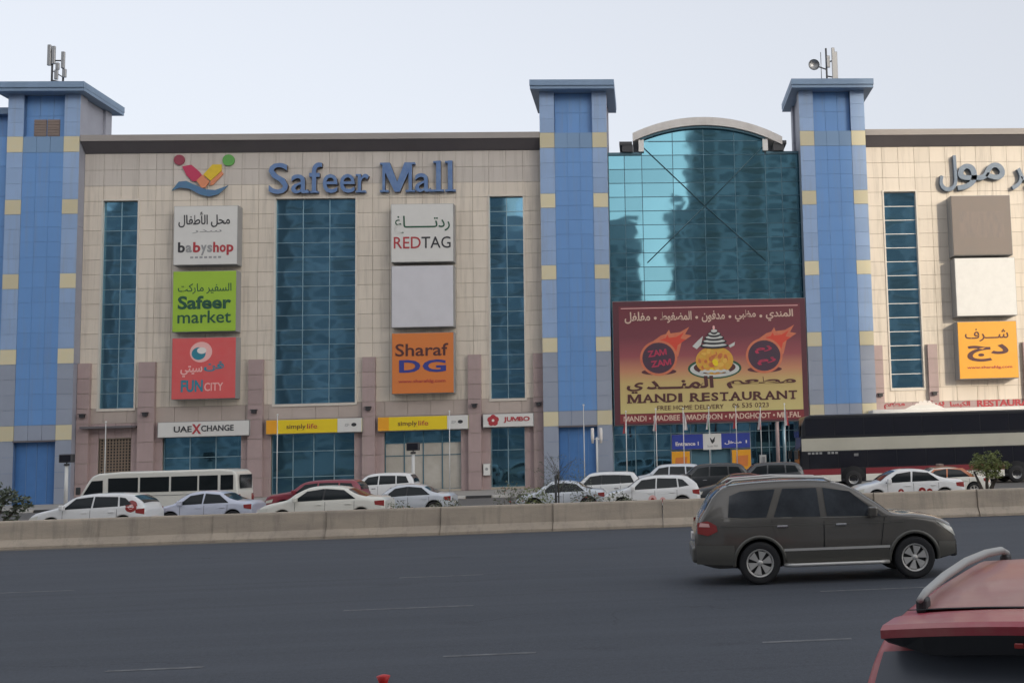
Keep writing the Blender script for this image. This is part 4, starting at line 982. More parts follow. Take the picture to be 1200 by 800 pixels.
class Car:
    """x forward, y left, origin at the ground below the centre; tables are measured from the rear bumper"""
    def __init__(s, L, H, W, belt, top, wheels, wr, low=.24, wroof=.76, tail=.08, nose=.16):
        s.L, s.H, s.W = L, H, W/2; s.belt = belt; s.top = smooth_tab(top, 4); s.wx = wheels; s.wr = wr; s.lo = low; s.wroof = wroof; s.Ra = wr*1.16; s.tail = tail; s.nose = nose
    def w(s, x):
        u = x/s.L; k = 1.0
        if u < .14: k -= s.tail*((.14-u)/.14)**2.2
        if u > .80: k -= s.nose*((u-.80)/.20)**2.4
        return s.W*k
    def zb(s, x): return min(interp(s.belt, x), interp(s.top, x)-.03)
    def yside(s, x, z):
        w = s.w(x); B = interp(s.belt, s.L*.45)
        if z <= s.lo+.25: return w*(.93+.07*max(0, min(1, (z-s.lo)/.25)))
        if z <= s.zb(x)+1e-6 or z <= B-.25:
            u = max(0, (z-(s.lo+.25))/(B-s.lo-.25)); return w*(1-.035*u*u)
        u = (z-B)/(s.H-B); return w*(.965-.015)-(w*(.95-s.wroof))*max(0, u)**1.15 if z > B else w*(.965)
    def low(s, x):
        z = s.lo+(.10*max(0, (x/s.L-.9)/.1))+.12*max(0, (.08-x/s.L)/.08)
        for c in s.wx:
            d = abs(x-c)
            if d <= s.Ra: z = max(z, s.wr+math.sqrt(max(0, s.Ra**2-d*d)))
        return z
    def topc(s, x): return interp(s.top, x)
    def topz(s, x, y):
        zt = s.topc(x); zb = s.zb(x); ye = s.edge(x)[0]
        return zt+.035*(1-min(1, abs(y)/ye)**2)-.0
    def edge(s, x):
        zt = s.topc(x); zb = s.zb(x); r = min(.07, (zt-zb)*.6); ze = zt-r
        return s.yside(x, max(ze, zb))*.985, ze, zt
    def section(s, x):
        zl = s.low(x); zb = max(s.zb(x), zl+.04); zt = max(s.topc(x), zb+.02); y = lambda z: s.yside(x, z)
        pts = [(0, zl), (y(zl)*.93, zl), (y(zl)*1.0, zl+.015)]
        for k in range(1, 7): z = zl+.015+(zb-zl-.015)*k/6; pts.append((y(z), z))
        r = min(.07, (zt-zb)*.6); ze = zt-r
        for k in range(1, 5): z = zb+(ze-zb)*k/4; pts.append((y(z)*(1 if k < 4 else .99), z))
        ye = pts[-1][0]
        pts += [(ye*.965, zt-r*.35), (ye*.90, zt+.004), (ye*.6, zt+.035*(1-.36)), (ye*.3, zt+.035*.91), (0, zt+.035)]
        return pts
    def build(s, t, pm, stations=34, name='body'):
        xs = set(round(s.L*i/stations, 3) for i in range(stations+1))
        for c in s.wx:
            for k in range(15):
                xs.add(round(c-s.Ra*math.cos(PI*k/14), 3))
            xs.add(round(c-s.Ra-.004, 3)); xs.add(round(c+s.Ra+.004, 3))
        xs = sorted(x for x in xs if .0 <= x <= s.L)
        vs = []; fs = []; n = 0
        for x in xs:
            sec = s.section(x); ring = [(x-s.L/2, y, z) for y, z in sec]+[(x-s.L/2, -y, z) for y, z in sec[-2:0:-1]]
            n = len(ring); vs += ring
        for i in range(len(xs)-1):
            for k in range(n): fs.append((i*n+k, (i+1)*n+k, (i+1)*n+(k+1) % n, i*n+(k+1) % n))
        fs += [tuple(range(n)), tuple(range((len(xs)-1)*n+n-1, (len(xs)-1)*n-1, -1))]
        mb = MB(); mb.add(vs, fs, pm, True); li = mb.mi(M['liner'])
        for q in range(len(xs)-1):
            for k in (0, n-1): mb.m[q*n+k] = li
        mb.sm[-1] = mb.sm[-2] = False
        o = mb.obj(name, t); return o
    def pside(s, name, t, bot, top, m, side, off=.004, nx=8, nz=3, th=0):
        """patch on the flank between polylines bot and top of (x, z)"""
        def at(pl, u):
            ls = [math.dist(a, b) for a, b in zip(pl, pl[1:])]; T = sum(ls)*u
            for l, a, b in zip(ls, pl, pl[1:]):
                if T <= l+1e-9: return (a[0]+(b[0]-a[0])*T/l, a[1]+(b[1]-a[1])*T/l)
                T -= l
            return pl[-1]
        vs = []; fs = []
        for i in range(nx+1):
            a = at(bot, i/nx); b = at(top, i/nx)
            for j in range(nz+1):
                x, z = a[0]+(b[0]-a[0])*j/nz, a[1]+(b[1]-a[1])*j/nz
                y = s.yside(x, z)
                if z > s.zb(x):
                    ye, ze, zt = s.edge(x)
                vs.append((x-s.L/2, side*(y+off), z))
        for i in range(nx):
            for j in range(nz): fs.append((i*(nz+1)+j, (i+1)*(nz+1)+j, (i+1)*(nz+1)+j+1, i*(nz+1)+j+1))
        mb = MB(); mb.add(vs, fs, m, True); return mb.obj(name, t)
    def ptop(s, name, t, x0, x1, f0, f1, m, off=.006, n=8, cap=.9):
        vs = []; fs = []
        P = lambda x, f: Vector((x-s.L/2, s.edge(x)[0]*f, s.topz(x, s.edge(x)[0]*f)))
        for i in range(n+1):
            x = x0+(x1-x0)*i/n; f = f0+(f1-f0)*i/n
            for j in range(n+1):
                g = -f+2*f*j/n; p = P(x, g); a = P(x+.02, g)-P(x-.02, g); b = Vector((0, 1, 0)); nn = a.cross(b)
                if nn.z < 0: nn = -nn
                vs.append(p+nn.normalized()*off)
        for i in range(n):
            for j in range(n): fs.append((i*(n+1)+j, (i+1)*(n+1)+j, (i+1)*(n+1)+j+1, i*(n+1)+j+1))
        mb = MB(); mb.add(vs, fs, m, True); return mb.obj(name, t)
    def flare(s, t, m, side, wd=.055, off=.012):
        for c in s.wx:
            vs = []; fs = []; n = 18
            for i in range(n+1):
                a = PI*1.06*i/n-PI*.03
                for r in (s.Ra*.985, s.Ra+wd):
                    x = c-r*math.cos(a); z = max(s.lo, s.wr+r*math.sin(a)); x = min(max(x, .01), s.L-.01)
                    vs.append((x-s.L/2, side*(s.yside(x, z)+off), z)); vs.append((x-s.L/2, side*(s.yside(x, z)-.03), z))
            for i in range(n):
                k = i*4; fs += [(k, k+4, k+6, k+2), (k, k+1, k+5, k+4), (k+2, k+6, k+7, k+3)]
            mb = MB(); mb.add(vs, fs, m, True); mb.obj('wheel_arch', t)
    def wheels(s, t, spokes=6, detail=1, rr=.66):
        R = s.wr
        for c in s.wx:
            wi = s.w(c)-.30
            MB().box(c-s.Ra-s.L/2, c+s.Ra-s.L/2, -wi, wi, s.lo-.02, R+s.Ra+.01, M['liner']).obj('wheel_housing', t)
            for sd in (-1, 1):
                yc = sd*(s.w(c)-.12)
                wl = link('wheel', None, t, (c-s.L/2, yc, R))
                n = 28 if detail else 18
                tb_ = MB().lathe_y([(R*rr, -.10), (R*.86, -.115), (R*.97, -.10), (R, -.06), (R, .06), (R*.97, .10), (R*.86, .115), (R*rr, .10), (R*rr, -.10)], (0, 0, 0), M['rubber'], n); tb_.obj('tyre', wl)
                rim = MB(); y0 = sd*.085
                rim.lathe_y([(R*rr+.004, y0+sd*.012), (R*rr-.02, y0+sd*.015), (R*rr-.035, y0-sd*.02), (R*rr-.035, -y0)], (0, 0, 0), M['rim'], n)
                rim.lathe_y([(0, y0-sd*.055), (R*rr-.03, y0-sd*.06)], (0, 0, 0), M['rimdark'], n)
                rim.lathe_y([(0, y0+sd*.012), (R*.10, y0+sd*.01), (R*.16, y0-sd*.01), (R*.17, y0-sd*.05)], (0, 0, 0), M['rim'], 12)
                for k in range(spokes):
                    a = 2*PI*k/spokes+.3; da = .33 if spokes == 6 else .24
                    pts = []
                    for r, w_ in ((R*.12, .22*1.6), (R*rr-.03, da*1.05)):
                        pts += [(r*math.cos(a-w_), r*math.sin(a-w_)), (r*math.cos(a+w_), r*math.sin(a+w_))]
                    (x0, z0), (x1, z1), (x2, z2), (x3, z3) = pts
                    ya, yb = y0-sd*.045, y0+sd*.0
                    rim.add([(x0, yb, z0), (x1, yb, z1), (x3, yb+sd*.01, z3), (x2, yb+sd*.01, z2), (x0, ya, z0), (x1, ya, z1), (x3, ya, z3), (x2, ya, z2)], [(0, 1, 2, 3), (0, 3, 7, 4), (1, 5, 6, 2)], M['rim'])
                rim.obj('rim', wl)
def mirror(c, t, x, z, m):
    for sd in (-1, 1):
        y = c.yside(x, z)
        o = MB().box(x-.09-c.L/2, x+.07-c.L/2, y+.05 if sd > 0 else -(y+.26), y+.26 if sd > 0 else -(y+.05), z-.01, z+.18, m).obj('side_mirror', t); bevel(o, .035, 2)
        MB().tube([(x-c.L/2, sd*(y-.02), z+.03), (x-c.L/2, sd*(y+.08), z+.05)], .025, M['plastic'], 6).obj('mirror_arm', t)
def handles(c, t, xs, z, m):
    for x in xs:
        for sd in (-1, 1):
            y = sd*(c.yside(x, z)+.018)
            bevel(MB().box(x-.10-c.L/2, x+.10-c.L/2, y-.018, y+.018, z-.018, z+.018, m).obj('door_handle', t), .008, 1)
def simple_car(kind, label, xl, L, y, H, pm, face=-1, glass='carglass', group=None, W=1.75, roofm=None, extra=None, cat='car', dz=0., dlo=False):
    """xl = left end on the ground in world X, near flank at y; face -1 drives left"""
    k = L/4.4; h = H/1.45
    T = lambda tab: [(a*k, b*h) for a, b in tab]
    if kind == 'sedan':
        belt = T([(0, .90), (.5, .95), (2.2, .93), (3.2, .90), (4.1, .78), (4.4, .6)])
        top = T([(0, .86), (.06, .98), (.55, 1.02), (.95, 1.12), (1.45, 1.38), (2.0, 1.45), (2.6, 1.42), (3.0, 1.24), (3.38, .98), (4.0, .85), (4.3, .72), (4.4, .58)])
        ws = (2.70*k, 3.32*k); rw = (.66*k, 1.30*k); sw = [([(1.0, .98), (2.08, .96)], [(1.42, 1.31), (2.02, 1.375)]), ([(2.14, .96), (3.14, .93)], [(2.10, 1.375), (2.66, 1.30)])]
        name = 'saloon_car'
    elif kind == 'hatch':
        belt = T([(0, .95), (.5, .97), (2.2, .93), (3.3, .90), (4.1, .78), (4.4, .6)])
        top = T([(0, .80), (.05, 1.0), (.28, 1.22), (.62, 1.40), (1.4, 1.46), (2.2, 1.45), (2.7, 1.36), (3.25, 1.02), (3.5, .95), (4.1, .82), (4.32, .70), (4.4, .58)])
        ws = (2.72*k, 3.24*k); rw = (.12*k, .50*k); sw = [([(.50, 1.06), (.95, 1.0)], [(.78, 1.30), (1.0, 1.34)]), ([(1.02, 1.0), (1.95, .97)], [(1.06, 1.35), (1.92, 1.38)]), ([(2.01, .97), (3.05, .94)], [(1.98, 1.38), (2.62, 1.32)])]
        name = 'hatchback_car'
    else:
        belt = T([(0, .93), (.5, .95), (2.2, .93), (3.3, .91), (4.1, .82), (4.4, .66)])
        top = T([(0, .80), (.04, .98), (.16, 1.22), (.40, 1.41), (1.2, 1.46), (2.2, 1.45), (2.65, 1.38), (3.15, 1.06), (3.4, .99), (4.15, .88), (4.34, .76), (4.4, .6)])
        ws = (2.68*k, 3.14*k); rw = (.06*k, .30*k); sw = [([(.34, 1.02), (1.0, .99)], [(.52, 1.32), (1.02, 1.35)]), ([(1.07, .99), (1.98, .97)], [(1.09, 1.355), (1.95, 1.37)]), ([(2.05, .97), (3.0, .95)], [(2.02, 1.37), (2.58, 1.31)])]
        name = 'off_road_car'
    c = Car(L, H, W, belt, top, [.82*k, 3.48*k], .31*(1 if kind != 'suv' else 1.1), low=.20)
    yc = y+W/2
    t = thing(name, label, cat, (xl+L/2, yc, dz+.006), 0 if face > 0 else PI, group or 'cars beyond the barrier')
    c.build(t, pm, 30)
    for sd in (-1, 1):
        if roofm: c.pside('cabin_skin', t, [(.75*k, .965*h), (3.2*k, .945*h)], [(1.3*k, 1.40*h), (2.7*k, 1.37*h)], roofm, sd, .006, 8, 4)
        if dlo:
            c.pside('black_pillars', t, [(x*k, z*h) for x, z in (sw[0][0][0], sw[-1][0][1])], [(x*k, z*h) for b, tp in sw for x, z in tp], M['plastic'], sd, .008, 10, 3)
        for b, tp in sw:
            c.pside('side_window', t, [(x*k, z*h) for x, z in b], [(x*k, z*h) for x, z in tp], M[glass], sd, .012, 6, 3)
        for x in (1.04*k, 2.03*k, 3.05*k): c.pside('door_seam', t, [(x, .28), (x+.012, .28)], [(x, .9*h), (x+.012, .9*h)], M['seam'], sd, .002, 1, 8)
        c.pside('headlamp', t, [(4.0*k, .60*h), (4.33*k, .56*h)], [(3.95*k, .74*h), (4.28*k, .68*h)], M['lampclear'], sd, .006, 4, 2)
        c.pside('tail_lamp', t, [(.03*k, .68*h), (.34*k, .74*h)], [(.03*k, .90*h), (.36*k, .88*h)], M['lampred'], sd, .006, 4, 2)
        c.pside('sill', t, [(1.2*k, .20), (3.1*k, .20)], [(1.2*k, .30), (3.1*k, .30)], M['plastic'], sd, .006, 6, 1)
    c.ptop('windscreen', t, ws[0], ws[1], .86, .93, M[glass]); c.ptop('rear_window', t, rw[0], rw[1], .86, .86, M[glass])
    if roofm: c.ptop('roof_panel', t, rw[1]+.08, ws[0]-.05, .95, .95, roofm, .008)
    mirror(c, t, 3.02*k, .93*h, pm); handles(c, t, (1.25*k, 2.25*k), .80*h, pm if kind != 'suv' else M['chrome'])
    c.wheels(t, 5, 0)
    bevel(MB().box(-L/2-.02, -L/2+.03, -.26, .26, .48, .60, M['whiteink']).obj('number_plate', t), .005, 1)
    if extra: extra(c, t)
    return t
def splat(side_list, m1, m2):
    def f(c, t):
        for (x, z, r) in side_list:
            for sd in (-1, 1):
                arc = lambda q, s_: [(x+q*math.cos(PI-PI*k/6), z+s_*q*math.sin(PI*k/6)) for k in range(7)]
                c.pside('red_emblem', t, arc(r, -1), arc(r, 1), m1, sd, .008, 10, 3)
                c.pside('emblem_detail', t, arc(r*.5, -1), arc(r*.35, 1), m2, sd, .011, 6, 2)
    return f
simple_car('hatch', 'white taxi estate with a round red emblem on its rear flank, before the white minibus', -22.9, 4.2, 43.0, 1.44, M['p_white'], extra=splat([(.50, .98, .22)], M['lampred'], M['pinkink']), cat='taxi')
simple_car('sedan', 'lavender silver saloon with dark windows, right of the white taxi estate', -19.45, 3.9, 45.0, 1.38, M['p_lav'])
simple_car('suv', 'maroon off-road car half hidden behind the cream saloon', -17.55, 4.4, 52.2, 1.52, M['p_maroon'])
simple_car('sedan', 'cream white saloon with red tail lamps, largest car behind the barrier left of centre', -14.75, 4.75, 43.0, 1.47, M['p_cream'], dlo=True)
simple_car('suv', 'white off-road car parked farther back, between the cream saloon and the papered shop windows', -16.4, 4.1, 59.5, 1.66, M['p_white'])
simple_car('sedan', 'pale silver saloon with a glimpse of red tail lamp, directly behind the cream saloon', -12.2, 3.85, 47.6, 1.33, M['p_silver'], dlo=True)
simple_car('sedan', 'low silver saloon with dark roof glass behind the shrubs and sapling', -5.6, 3.7, 46.6, 1.30, M['p_silver'], dlo=True)
simple_car('suv', 'white five-door car with a long dark side window, right of the staked sapling', -4.3, 3.85, 50.2, 1.52, M['p_white'], dlo=True)
simple_car('hatch', 'white hatchback with a wing mirror and two clear side windows, nearest before the entrance', -1.95, 3.9, 44.4, 1.43, M['p_white'], extra=splat([(1.9, .55, .16), (1.5, .5, .12)], M['pinkink'], M['lampred']))
simple_car('suv', 'silver van-like car parked behind the white hatchback near the mall entrance', -1.25, 4.1, 60, 1.66, M['p_silver'])
simple_car('suv', 'black off-road car in front of the mall doorway', .55, 4.3, 55, 1.68, M['p_black'])
simple_car('suv', 'dark grey car mostly hidden behind the bronze grey off-roader roof', 3.7, 4.3, 57.5, 1.62, M['p_dark'])
simple_car('sedan', 'dark maroon saloon partly hidden by the tail of the bronze grey off-roader', 1.75, 4.2, 47.2, 1.34, M['p_dark'], roofm=M['p_maroon'])
simple_car('sedan', 'white taxi saloon with red door emblems in front of the black coach', 7.95, 4.5, 43.6, 1.40, M['p_white'], extra=splat([(1.75, .55, .15), (1.45, .52, .13), (2.6, .55, .12)], M['lampred'], M['pinkink']), cat='taxi')
simple_car('sedan', 'white taxi with an orange roof, behind the white taxi saloon', 10.95, 4.1, 48.6, 1.33, M['p_cream'], roofm=M['p_orange'], cat='taxi', extra=lambda c, t: bevel(MB().box(-.1, .12, -.3, .3, 1.34, 1.48, M['louvre']).obj('taxi_sign', t), .03, 2))

# ---- hero: bronze grey off-roader on the near road
L_ = 4.93
belt = [(0, 1.08), (.5, 1.16), (1.6, 1.18), (3.2, 1.14), (3.9, 1.12), (4.6, 1.03), (4.93, .80)]
top = [(0, .92), (.03, 1.10), (.16, 1.28), (.36, 1.60), (.58, 1.76), (1.1, 1.82), (1.8, 1.84), (2.5, 1.81), (2.95, 1.69), (3.35, 1.44), (3.72, 1.20), (4.1, 1.165), (4.5, 1.10), (4.76, 1.01), (4.89, .88), (4.93, .66)]
c = Car(L_, 1.83, 1.90, belt, top, [1.19, 4.09], .385, low=.30, wroof=.74, tail=.09, nose=.20)
hero = thing('off_road_car', 'bronze grey off-road car with silver alloy wheels driving right on the near carriageway', 'car', (3.20, 21.25, 0), 0)
hero.scale = (.985, 1, 1)
c.build(hero, M['p_brown'], 44)
for sd in (-1, 1):
    c.pside('side_window', hero, [(.62, 1.225), (.95, 1.20), (1.33, 1.20)], [(.66, 1.60), (.88, 1.68), (1.52, 1.70)], M['herog'], sd, .014, 8, 4)
    c.pside('side_window', hero, [(1.47, 1.20), (2.34, 1.185)], [(1.66, 1.705), (2.30, 1.70)], M['herog'], sd, .014, 8, 4)
    c.pside('side_window', hero, [(2.46, 1.185), (3.48, 1.16)], [(2.42, 1.70), (2.92, 1.62)], M['herog'], sd, .014, 8, 4)
    for pts in (([(.50, 1.20), (3.6, 1.14)], [(.50, 1.215), (3.6, 1.155)]),): c.pside('waist_trim', hero, *pts, M['p_brown2'], sd, .010, 16, 1)
    # doors as raised skins with real gaps
    c.pside('door', hero, [(1.55, .62), (2.36, .60)], [(1.42, 1.17), (2.385, 1.165)], M['p_brown'], sd, .007, 8, 6)
    c.pside('door', hero, [(2.40, .60), (3.40, .60)], [(2.41, 1.165), (3.52, 1.135)], M['p_brown'], sd, .007, 8, 6)
    for a, b in (((2.378, .40), (2.395, 1.17)), ((3.415, .45), (3.535, 1.13)), ((1.60, .72), (1.40, 1.18))):
        c.pside('door_seam', hero, [a, (a[0]+.014, a[1])], [b, (b[0]+.014, b[1])], M['seam'], sd, .003, 1, 8)
    c.pside('side_cladding', hero, [(1.66, .32), (3.60, .32)], [(1.66, .585), (3.60, .585)], M['p_brown2'], sd, .012, 10, 3)
    c.pside('trim_strip', hero, [(1.64, .585), (3.62, .585)], [(1.64, .63), (3.62, .63)], M['rim'], sd, .018, 10, 1)
    c.pside('bumper', hero, [(.03, .40), (.72, .36)], [(.02, .74), (.72, .72)], M['p_brown2'], sd, .012, 8, 4)
    c.pside('bumper', hero, [(4.56, .36), (4.9, .42)], [(4.56, .66), (4.9, .64)], M['p_brown2'], sd, .012, 8, 4)
    c.pside('tail_lamp', hero, [(.05, .95), (.25, .90), (.42, .98)], [(.05, 1.14), (.25, 1.17), (.40, 1.08)], M['lampred'], sd, .016, 6, 4)
    c.pside('lamp_lens', hero, [(.08, 1.07), (.28, 1.06)], [(.10, 1.14), (.26, 1.12)], M['pinkink'], sd, .020, 4, 2)
    c.pside('headlamp', hero, [(4.68, .90), (4.91, .74)], [(4.52, 1.04), (4.84, .90)], M['lampclear'], sd, .014, 6, 3)
    c.flare(hero, M['p_brown2'], sd)
    c.pside('shoulder_line', hero, [(.45, 1.055), (3.9, 1.035)], [(.45, 1.07), (3.9, 1.05)], M['p_brown2'], sd, .012, 16, 1)
    st = MB().tube([(1.65-L_/2, sd*.90, .33), (1.8-L_/2, sd*.98, .33), (3.4-L_/2, sd*.98, .33), (3.6-L_/2, sd*.90, .33)], .035, M['rim'], 8); st.obj('running_board', hero)
    yr = .60
    MB().tube([(.62-L_/2, sd*.64, 1.80), (.75-L_/2, sd*.645, 1.875), (1.6-L_/2, sd*.655, 1.915), (2.45-L_/2, sd*.645, 1.88), (2.6-L_/2, sd*.63, 1.81)], .024, M['rim'], 8).obj('roof_rail', hero)
c.ptop('windscreen', hero, 2.92, 3.66, .84, .92, M['herog']); c.ptop('rear_window', hero, .20, .50, .86, .84, M['herog'])
mirror(c, hero, 3.30, 1.16, M['p_brown']); handles(c, hero, (1.62, 2.72), 1.03, M['chrome'])
c.wheels(hero, 6, 1, .66)
bevel(MB().box(-L_/2-.03, -L_/2+.02, -.26, .26, .80, .92, M['whiteink']).obj('number_plate', hero), .005, 1)
# front bumper nose
bevel(MB().box(L_/2-.12, L_/2+.03, -.72, .72, .36, .62, M['plastic']).obj('front_bumper', hero), .05, 3)
bevel(MB().box(-L_/2-.05, -L_/2+.1, -.80, .80, .42, .70, M['p_brown2']).obj('rear_bumper', hero), .05, 3)

# ---- dusty red off-roader in the right foreground
HD = math.radians(26)
fx, fy = math.sin(HD), math.cos(HD)
L2 = 4.55
belt = [(0, .98), (.5, 1.08), (2.2, 1.08), (3.2, 1.04), (4.2, .9), (4.55, .7)]
top = [(0, .80), (.04, 1.02), (.22, 1.35), (.42, 1.63), (.60, 1.72), (1.2, 1.755), (2.0, 1.757), (2.75, 1.72), (3.1, 1.50), (3.6, 1.12), (4.05, 1.0), (4.4, .85), (4.55, .62)]
c2 = Car(L2, 1.74, 1.90, belt, top, [.85, 3.55], .36, low=.28, wroof=.79, tail=.05)
rc = Vector((1.434, 3.98, 0)); ctr = rc+Vector((fx, fy, 0))*(L2/2)
red = thing('off_road_car', 'dusty crimson off-road car with a silver roof rail, cut off at the lower right corner', 'car', tuple(ctr), PI/2-HD)
c2.build(red, M['p_red'], 44)
M['p_dust'] = mat('dust_filmed_red_paint', (.40, .20, .175), .5, coat=.1, nscale=1.6, namt=.7, col2=(.36, .09, .10))
c2.ptop('roof_skin', red, .68, 2.70, .87, .86, M['p_dust'], .012, 12)
M['redglass'] = mat('sky_toned_rear_glass', (.10, .11, .13), .3, spec=.6)  # reflected sky put into the glass as a paler grey base colour
c2.ptop('panel_gap', red, .645, .665, .90, .90, M['seam'], .020)
c2.ptop('panel_gap', red, .50, .515, .92, .92, M['p_red'], .03)
c2.ptop('rear_window', red, .05, .40, .935, .93, M['redglass'], .010, 10)
c2.ptop('windscreen', red, 2.82, 3.5, .86, .92, M['carglass'])
def spoiler():
    vs = []; fs = []; n = 16
    for j in range(n+1):
        f = -1+2*j/n; y = f*.692; e_ = .05*abs(f)**3
        for (x, z) in ((.64, 1.735), (.44, 1.752), (.19+e_, 1.752), (.150+e_, 1.738), (.155+e_, 1.705), (.20+e_, 1.625), (.32, 1.60), (.5, 1.62)):
            zz = z+(.07*max(0, (abs(f)-.72)/.28) if z < 1.63 else 0)
            vs.append((x-L2/2, y, zz+.04*(1-f*f)))
    q = 8
    for j in range(n):
        for k in range(q): fs.append((j*q+k, (j+1)*q+k, (j+1)*q+(k+1) % q, j*q+(k+1) % q))
    fs += [tuple(range(q)), tuple(range(n*q+q-1, n*q-1, -1))]
    mb = MB(); mb.add(vs, fs, M['p_red'], False); k = mb.mi(M['plastic'])
    for j in range(n):
        for kk in (4, 5, 6): mb.m[j*q+kk] = k
    return mb
sp = spoiler().obj('rear_spoiler', red)
for k in range(7): bevel(MB().box(.148-L2/2, .165-L2/2, -.16+.048*k, -.125+.048*k, 1.695, 1.715, M['lampred']).obj('brake_light', red), .003, 1)
for sd in (-1, 1):
    M['railgrey'] = mat('satin_rail', (.42, .42, .40), .45, metal=.2)
    rail = [(.66, .63, 1.795), (.82, .632, 1.812), (1.2, .625, 1.835), (1.7, .61, 1.85), (2.2, .585, 1.845), (2.6, .56, 1.825), (2.78, .553, 1.79), (2.84, .55, 1.745)]
    MB().tube([(x-L2/2, sd*y, z) for x, y, z in rail], [.014, .019, .022, .023, .023, .022, .020, .016], M['railgrey'], 10).obj('roof_rail', red)
    bevel(MB().box(.68-L2/2, .78-L2/2, min(sd*.605, sd*.655), max(sd*.605, sd*.655), 1.73, 1.80, M['plastic']).obj('rail_foot', red), .015, 2)
    bevel(MB().box(2.66-L2/2, 2.82-L2/2, min(sd*.53, sd*.58), max(sd*.53, sd*.58), 1.70, 1.79, M['plastic']).obj('rail_foot', red), .015, 2)
    c2.pside('side_window', red, [(.5, 1.12), (1.1, 1.11)], [(.68, 1.58), (1.12, 1.63)], M['carglass'], sd, .012)
    c2.pside('side_window', red, [(1.2, 1.11), (2.0, 1.10)], [(1.22, 1.63), (1.98, 1.64)], M['carglass'], sd, .012)
    c2.pside('side_window', red, [(2.1, 1.10), (3.1, 1.08)], [(2.06, 1.64), (2.55, 1.56)], M['carglass'], sd, .012)
    c2.pside('tail_lamp', red, [(.05, .85), (.35, .85)], [(.05, 1.15), (.30, 1.12)], M['lampred'], sd, .012)
    for x in (1.15, 2.05, 3.1): c2.pside('door_seam', red, [(x, .4), (x+.012, .4)], [(x, 1.06), (x+.012, 1.06)], M['seam'], sd, .002, 1, 8)
    c2.flare(red, M['plastic'], sd)
mirror(c2, red, 2.98, 1.08, M['p_red']); handles(c2, red, (1.35, 2.3), .96, M['p_red']); c2.wheels(red, 5, 1)
bevel(MB().box(-L2/2-.04, -L2/2+.1, -.78, .78, .38, .66, M['plastic']).obj('rear_bumper', red), .04, 2)

# ---- white minibus
def minibus():
    L, H, W = 7.05, 2.24, 1.95; k_ = .972
    t = thing('minibus', 'long white minibus with dark side windows in front of the leftmost shops', 'minibus', (-24.75+L/2*k_, 50.1+W/2, .006), 0); t.scale = (k_, 1, 1)
    prof = [(0.0, .35), (.02, .95), (.25, 1.2), (.62, 1.85), (.78, 2.06), (1.05, 2.17), (2.0, 2.22), (6.3, 2.22), (6.8, 2.17), (6.98, 2.0), (7.05, 1.2), (7.05, .35)]
    mb = MB().prism_y([(x-L/2, z) for x, z in prof][::-1], -W/2, W/2, M['p_cream'])
    o = bevel(mb.obj('body', t), .09, 3)
    for p in o.data.polygons: p.use_smooth = False
    for sd in (-1, 1):
        y0, y1 = (W/2+.002, W/2+.012) if sd > 0 else (-W/2-.012, -W/2-.002)
        wins = [[(.42, 1.28), (1.25, 1.30), (1.25, 1.88), (.78, 1.86)]]+[[(a, 1.32), (b, 1.32), (b, 1.96), (a, 1.96)] for a, b in ((1.48, 2.75), (2.84, 4.08), (4.17, 5.30), (5.38, 6.18), (6.30, 6.85))]
        for w_ in wins: MB().prism_y([(x-L/2, z) for x, z in w_], y0, y1, M['carglass']).obj('side_window', t)
        MB().box(.3-L/2, 6.9-L/2, y0, y1-.004*sd if sd > 0 else y1, 1.16, 1.18, M['metal']).obj('trim_strip', t)
        MB().box(1.3-L/2, 1.42-L/2, y0-.001, y1+.001, .45, 1.98, M['p_cream']).obj('door_post', t)
        yw = sd*(W/2-.10)
        for x in (1.35, 5.3):
            MB().lathe_y([(.46, -.11), (.46, .115), (.0, .116)] if sd > 0 else [(.46, .11), (.46, -.115), (0, -.116)], (x-L/2, yw, .40), M['liner'], 20, 0, PI).obj('wheel_arch', t)
            wl = link('wheel', None, t, (x-L/2, yw+sd*.03, .37)); MB().lathe_y([(.2, -.1), (.33, -.1), (.37, -.05), (.37, .05), (.33, .1), (.2, .1)], (0, 0, 0), M['rubber'], 20).obj('tyre', wl)
            MB().lathe_y([(0, sd*.07), (.12, sd*.09), (.2, sd*.1)], (0, 0, 0), M['rim'], 16).obj('rim', wl)
    MB().add([(.27-L/2, -.82, 1.25), (.27-L/2, .82, 1.25), (.60-L/2, .80, 1.86), (.60-L/2, -.80, 1.86)], [(0, 1, 2, 3)], M['carglass'])
    ws_ = MB().add([(.22-L/2, -.84, 1.22), (.22-L/2, .84, 1.22), (.60-L/2, .80, 1.84), (.60-L/2, -.80, 1.84), (.28-L/2, -.84, 1.20), (.28-L/2, .84, 1.20), (.66-L/2, .80, 1.82), (.66-L/2, -.80, 1.82)], [(0, 1, 2, 3), (4, 7, 6, 5), (0, 3, 7, 4), (1, 5, 6, 2), (0, 4, 5, 1), (3, 2, 6, 7)], M['carglass']); ws_.obj('windscreen', t)
    MB().box(7.04-L/2, 7.07-L/2, -.7, .7, 1.35, 1.95, M['carglass']).obj('rear_window', t)
    for sd in (-1, 1):
        bevel(MB().box(.2-L/2, .35-L/2, min(sd*1.02, sd*1.2), max(sd*1.02, sd*1.2), 1.3, 1.62, M['plastic']).obj('side_mirror', t), .03, 1)
        MB().box(7.045-L/2, 7.08-L/2, min(sd*.72, sd*.93), max(sd*.72, sd*.93), .7, 1.1, M['lampred']).obj('tail_lamp', t)
        MB().box(-.02-L/2, .04-L/2, min(sd*.55, sd*.85), max(sd*.55, sd*.85), .62, .82, M['lampclear']).obj('headlamp', t)
minibus()

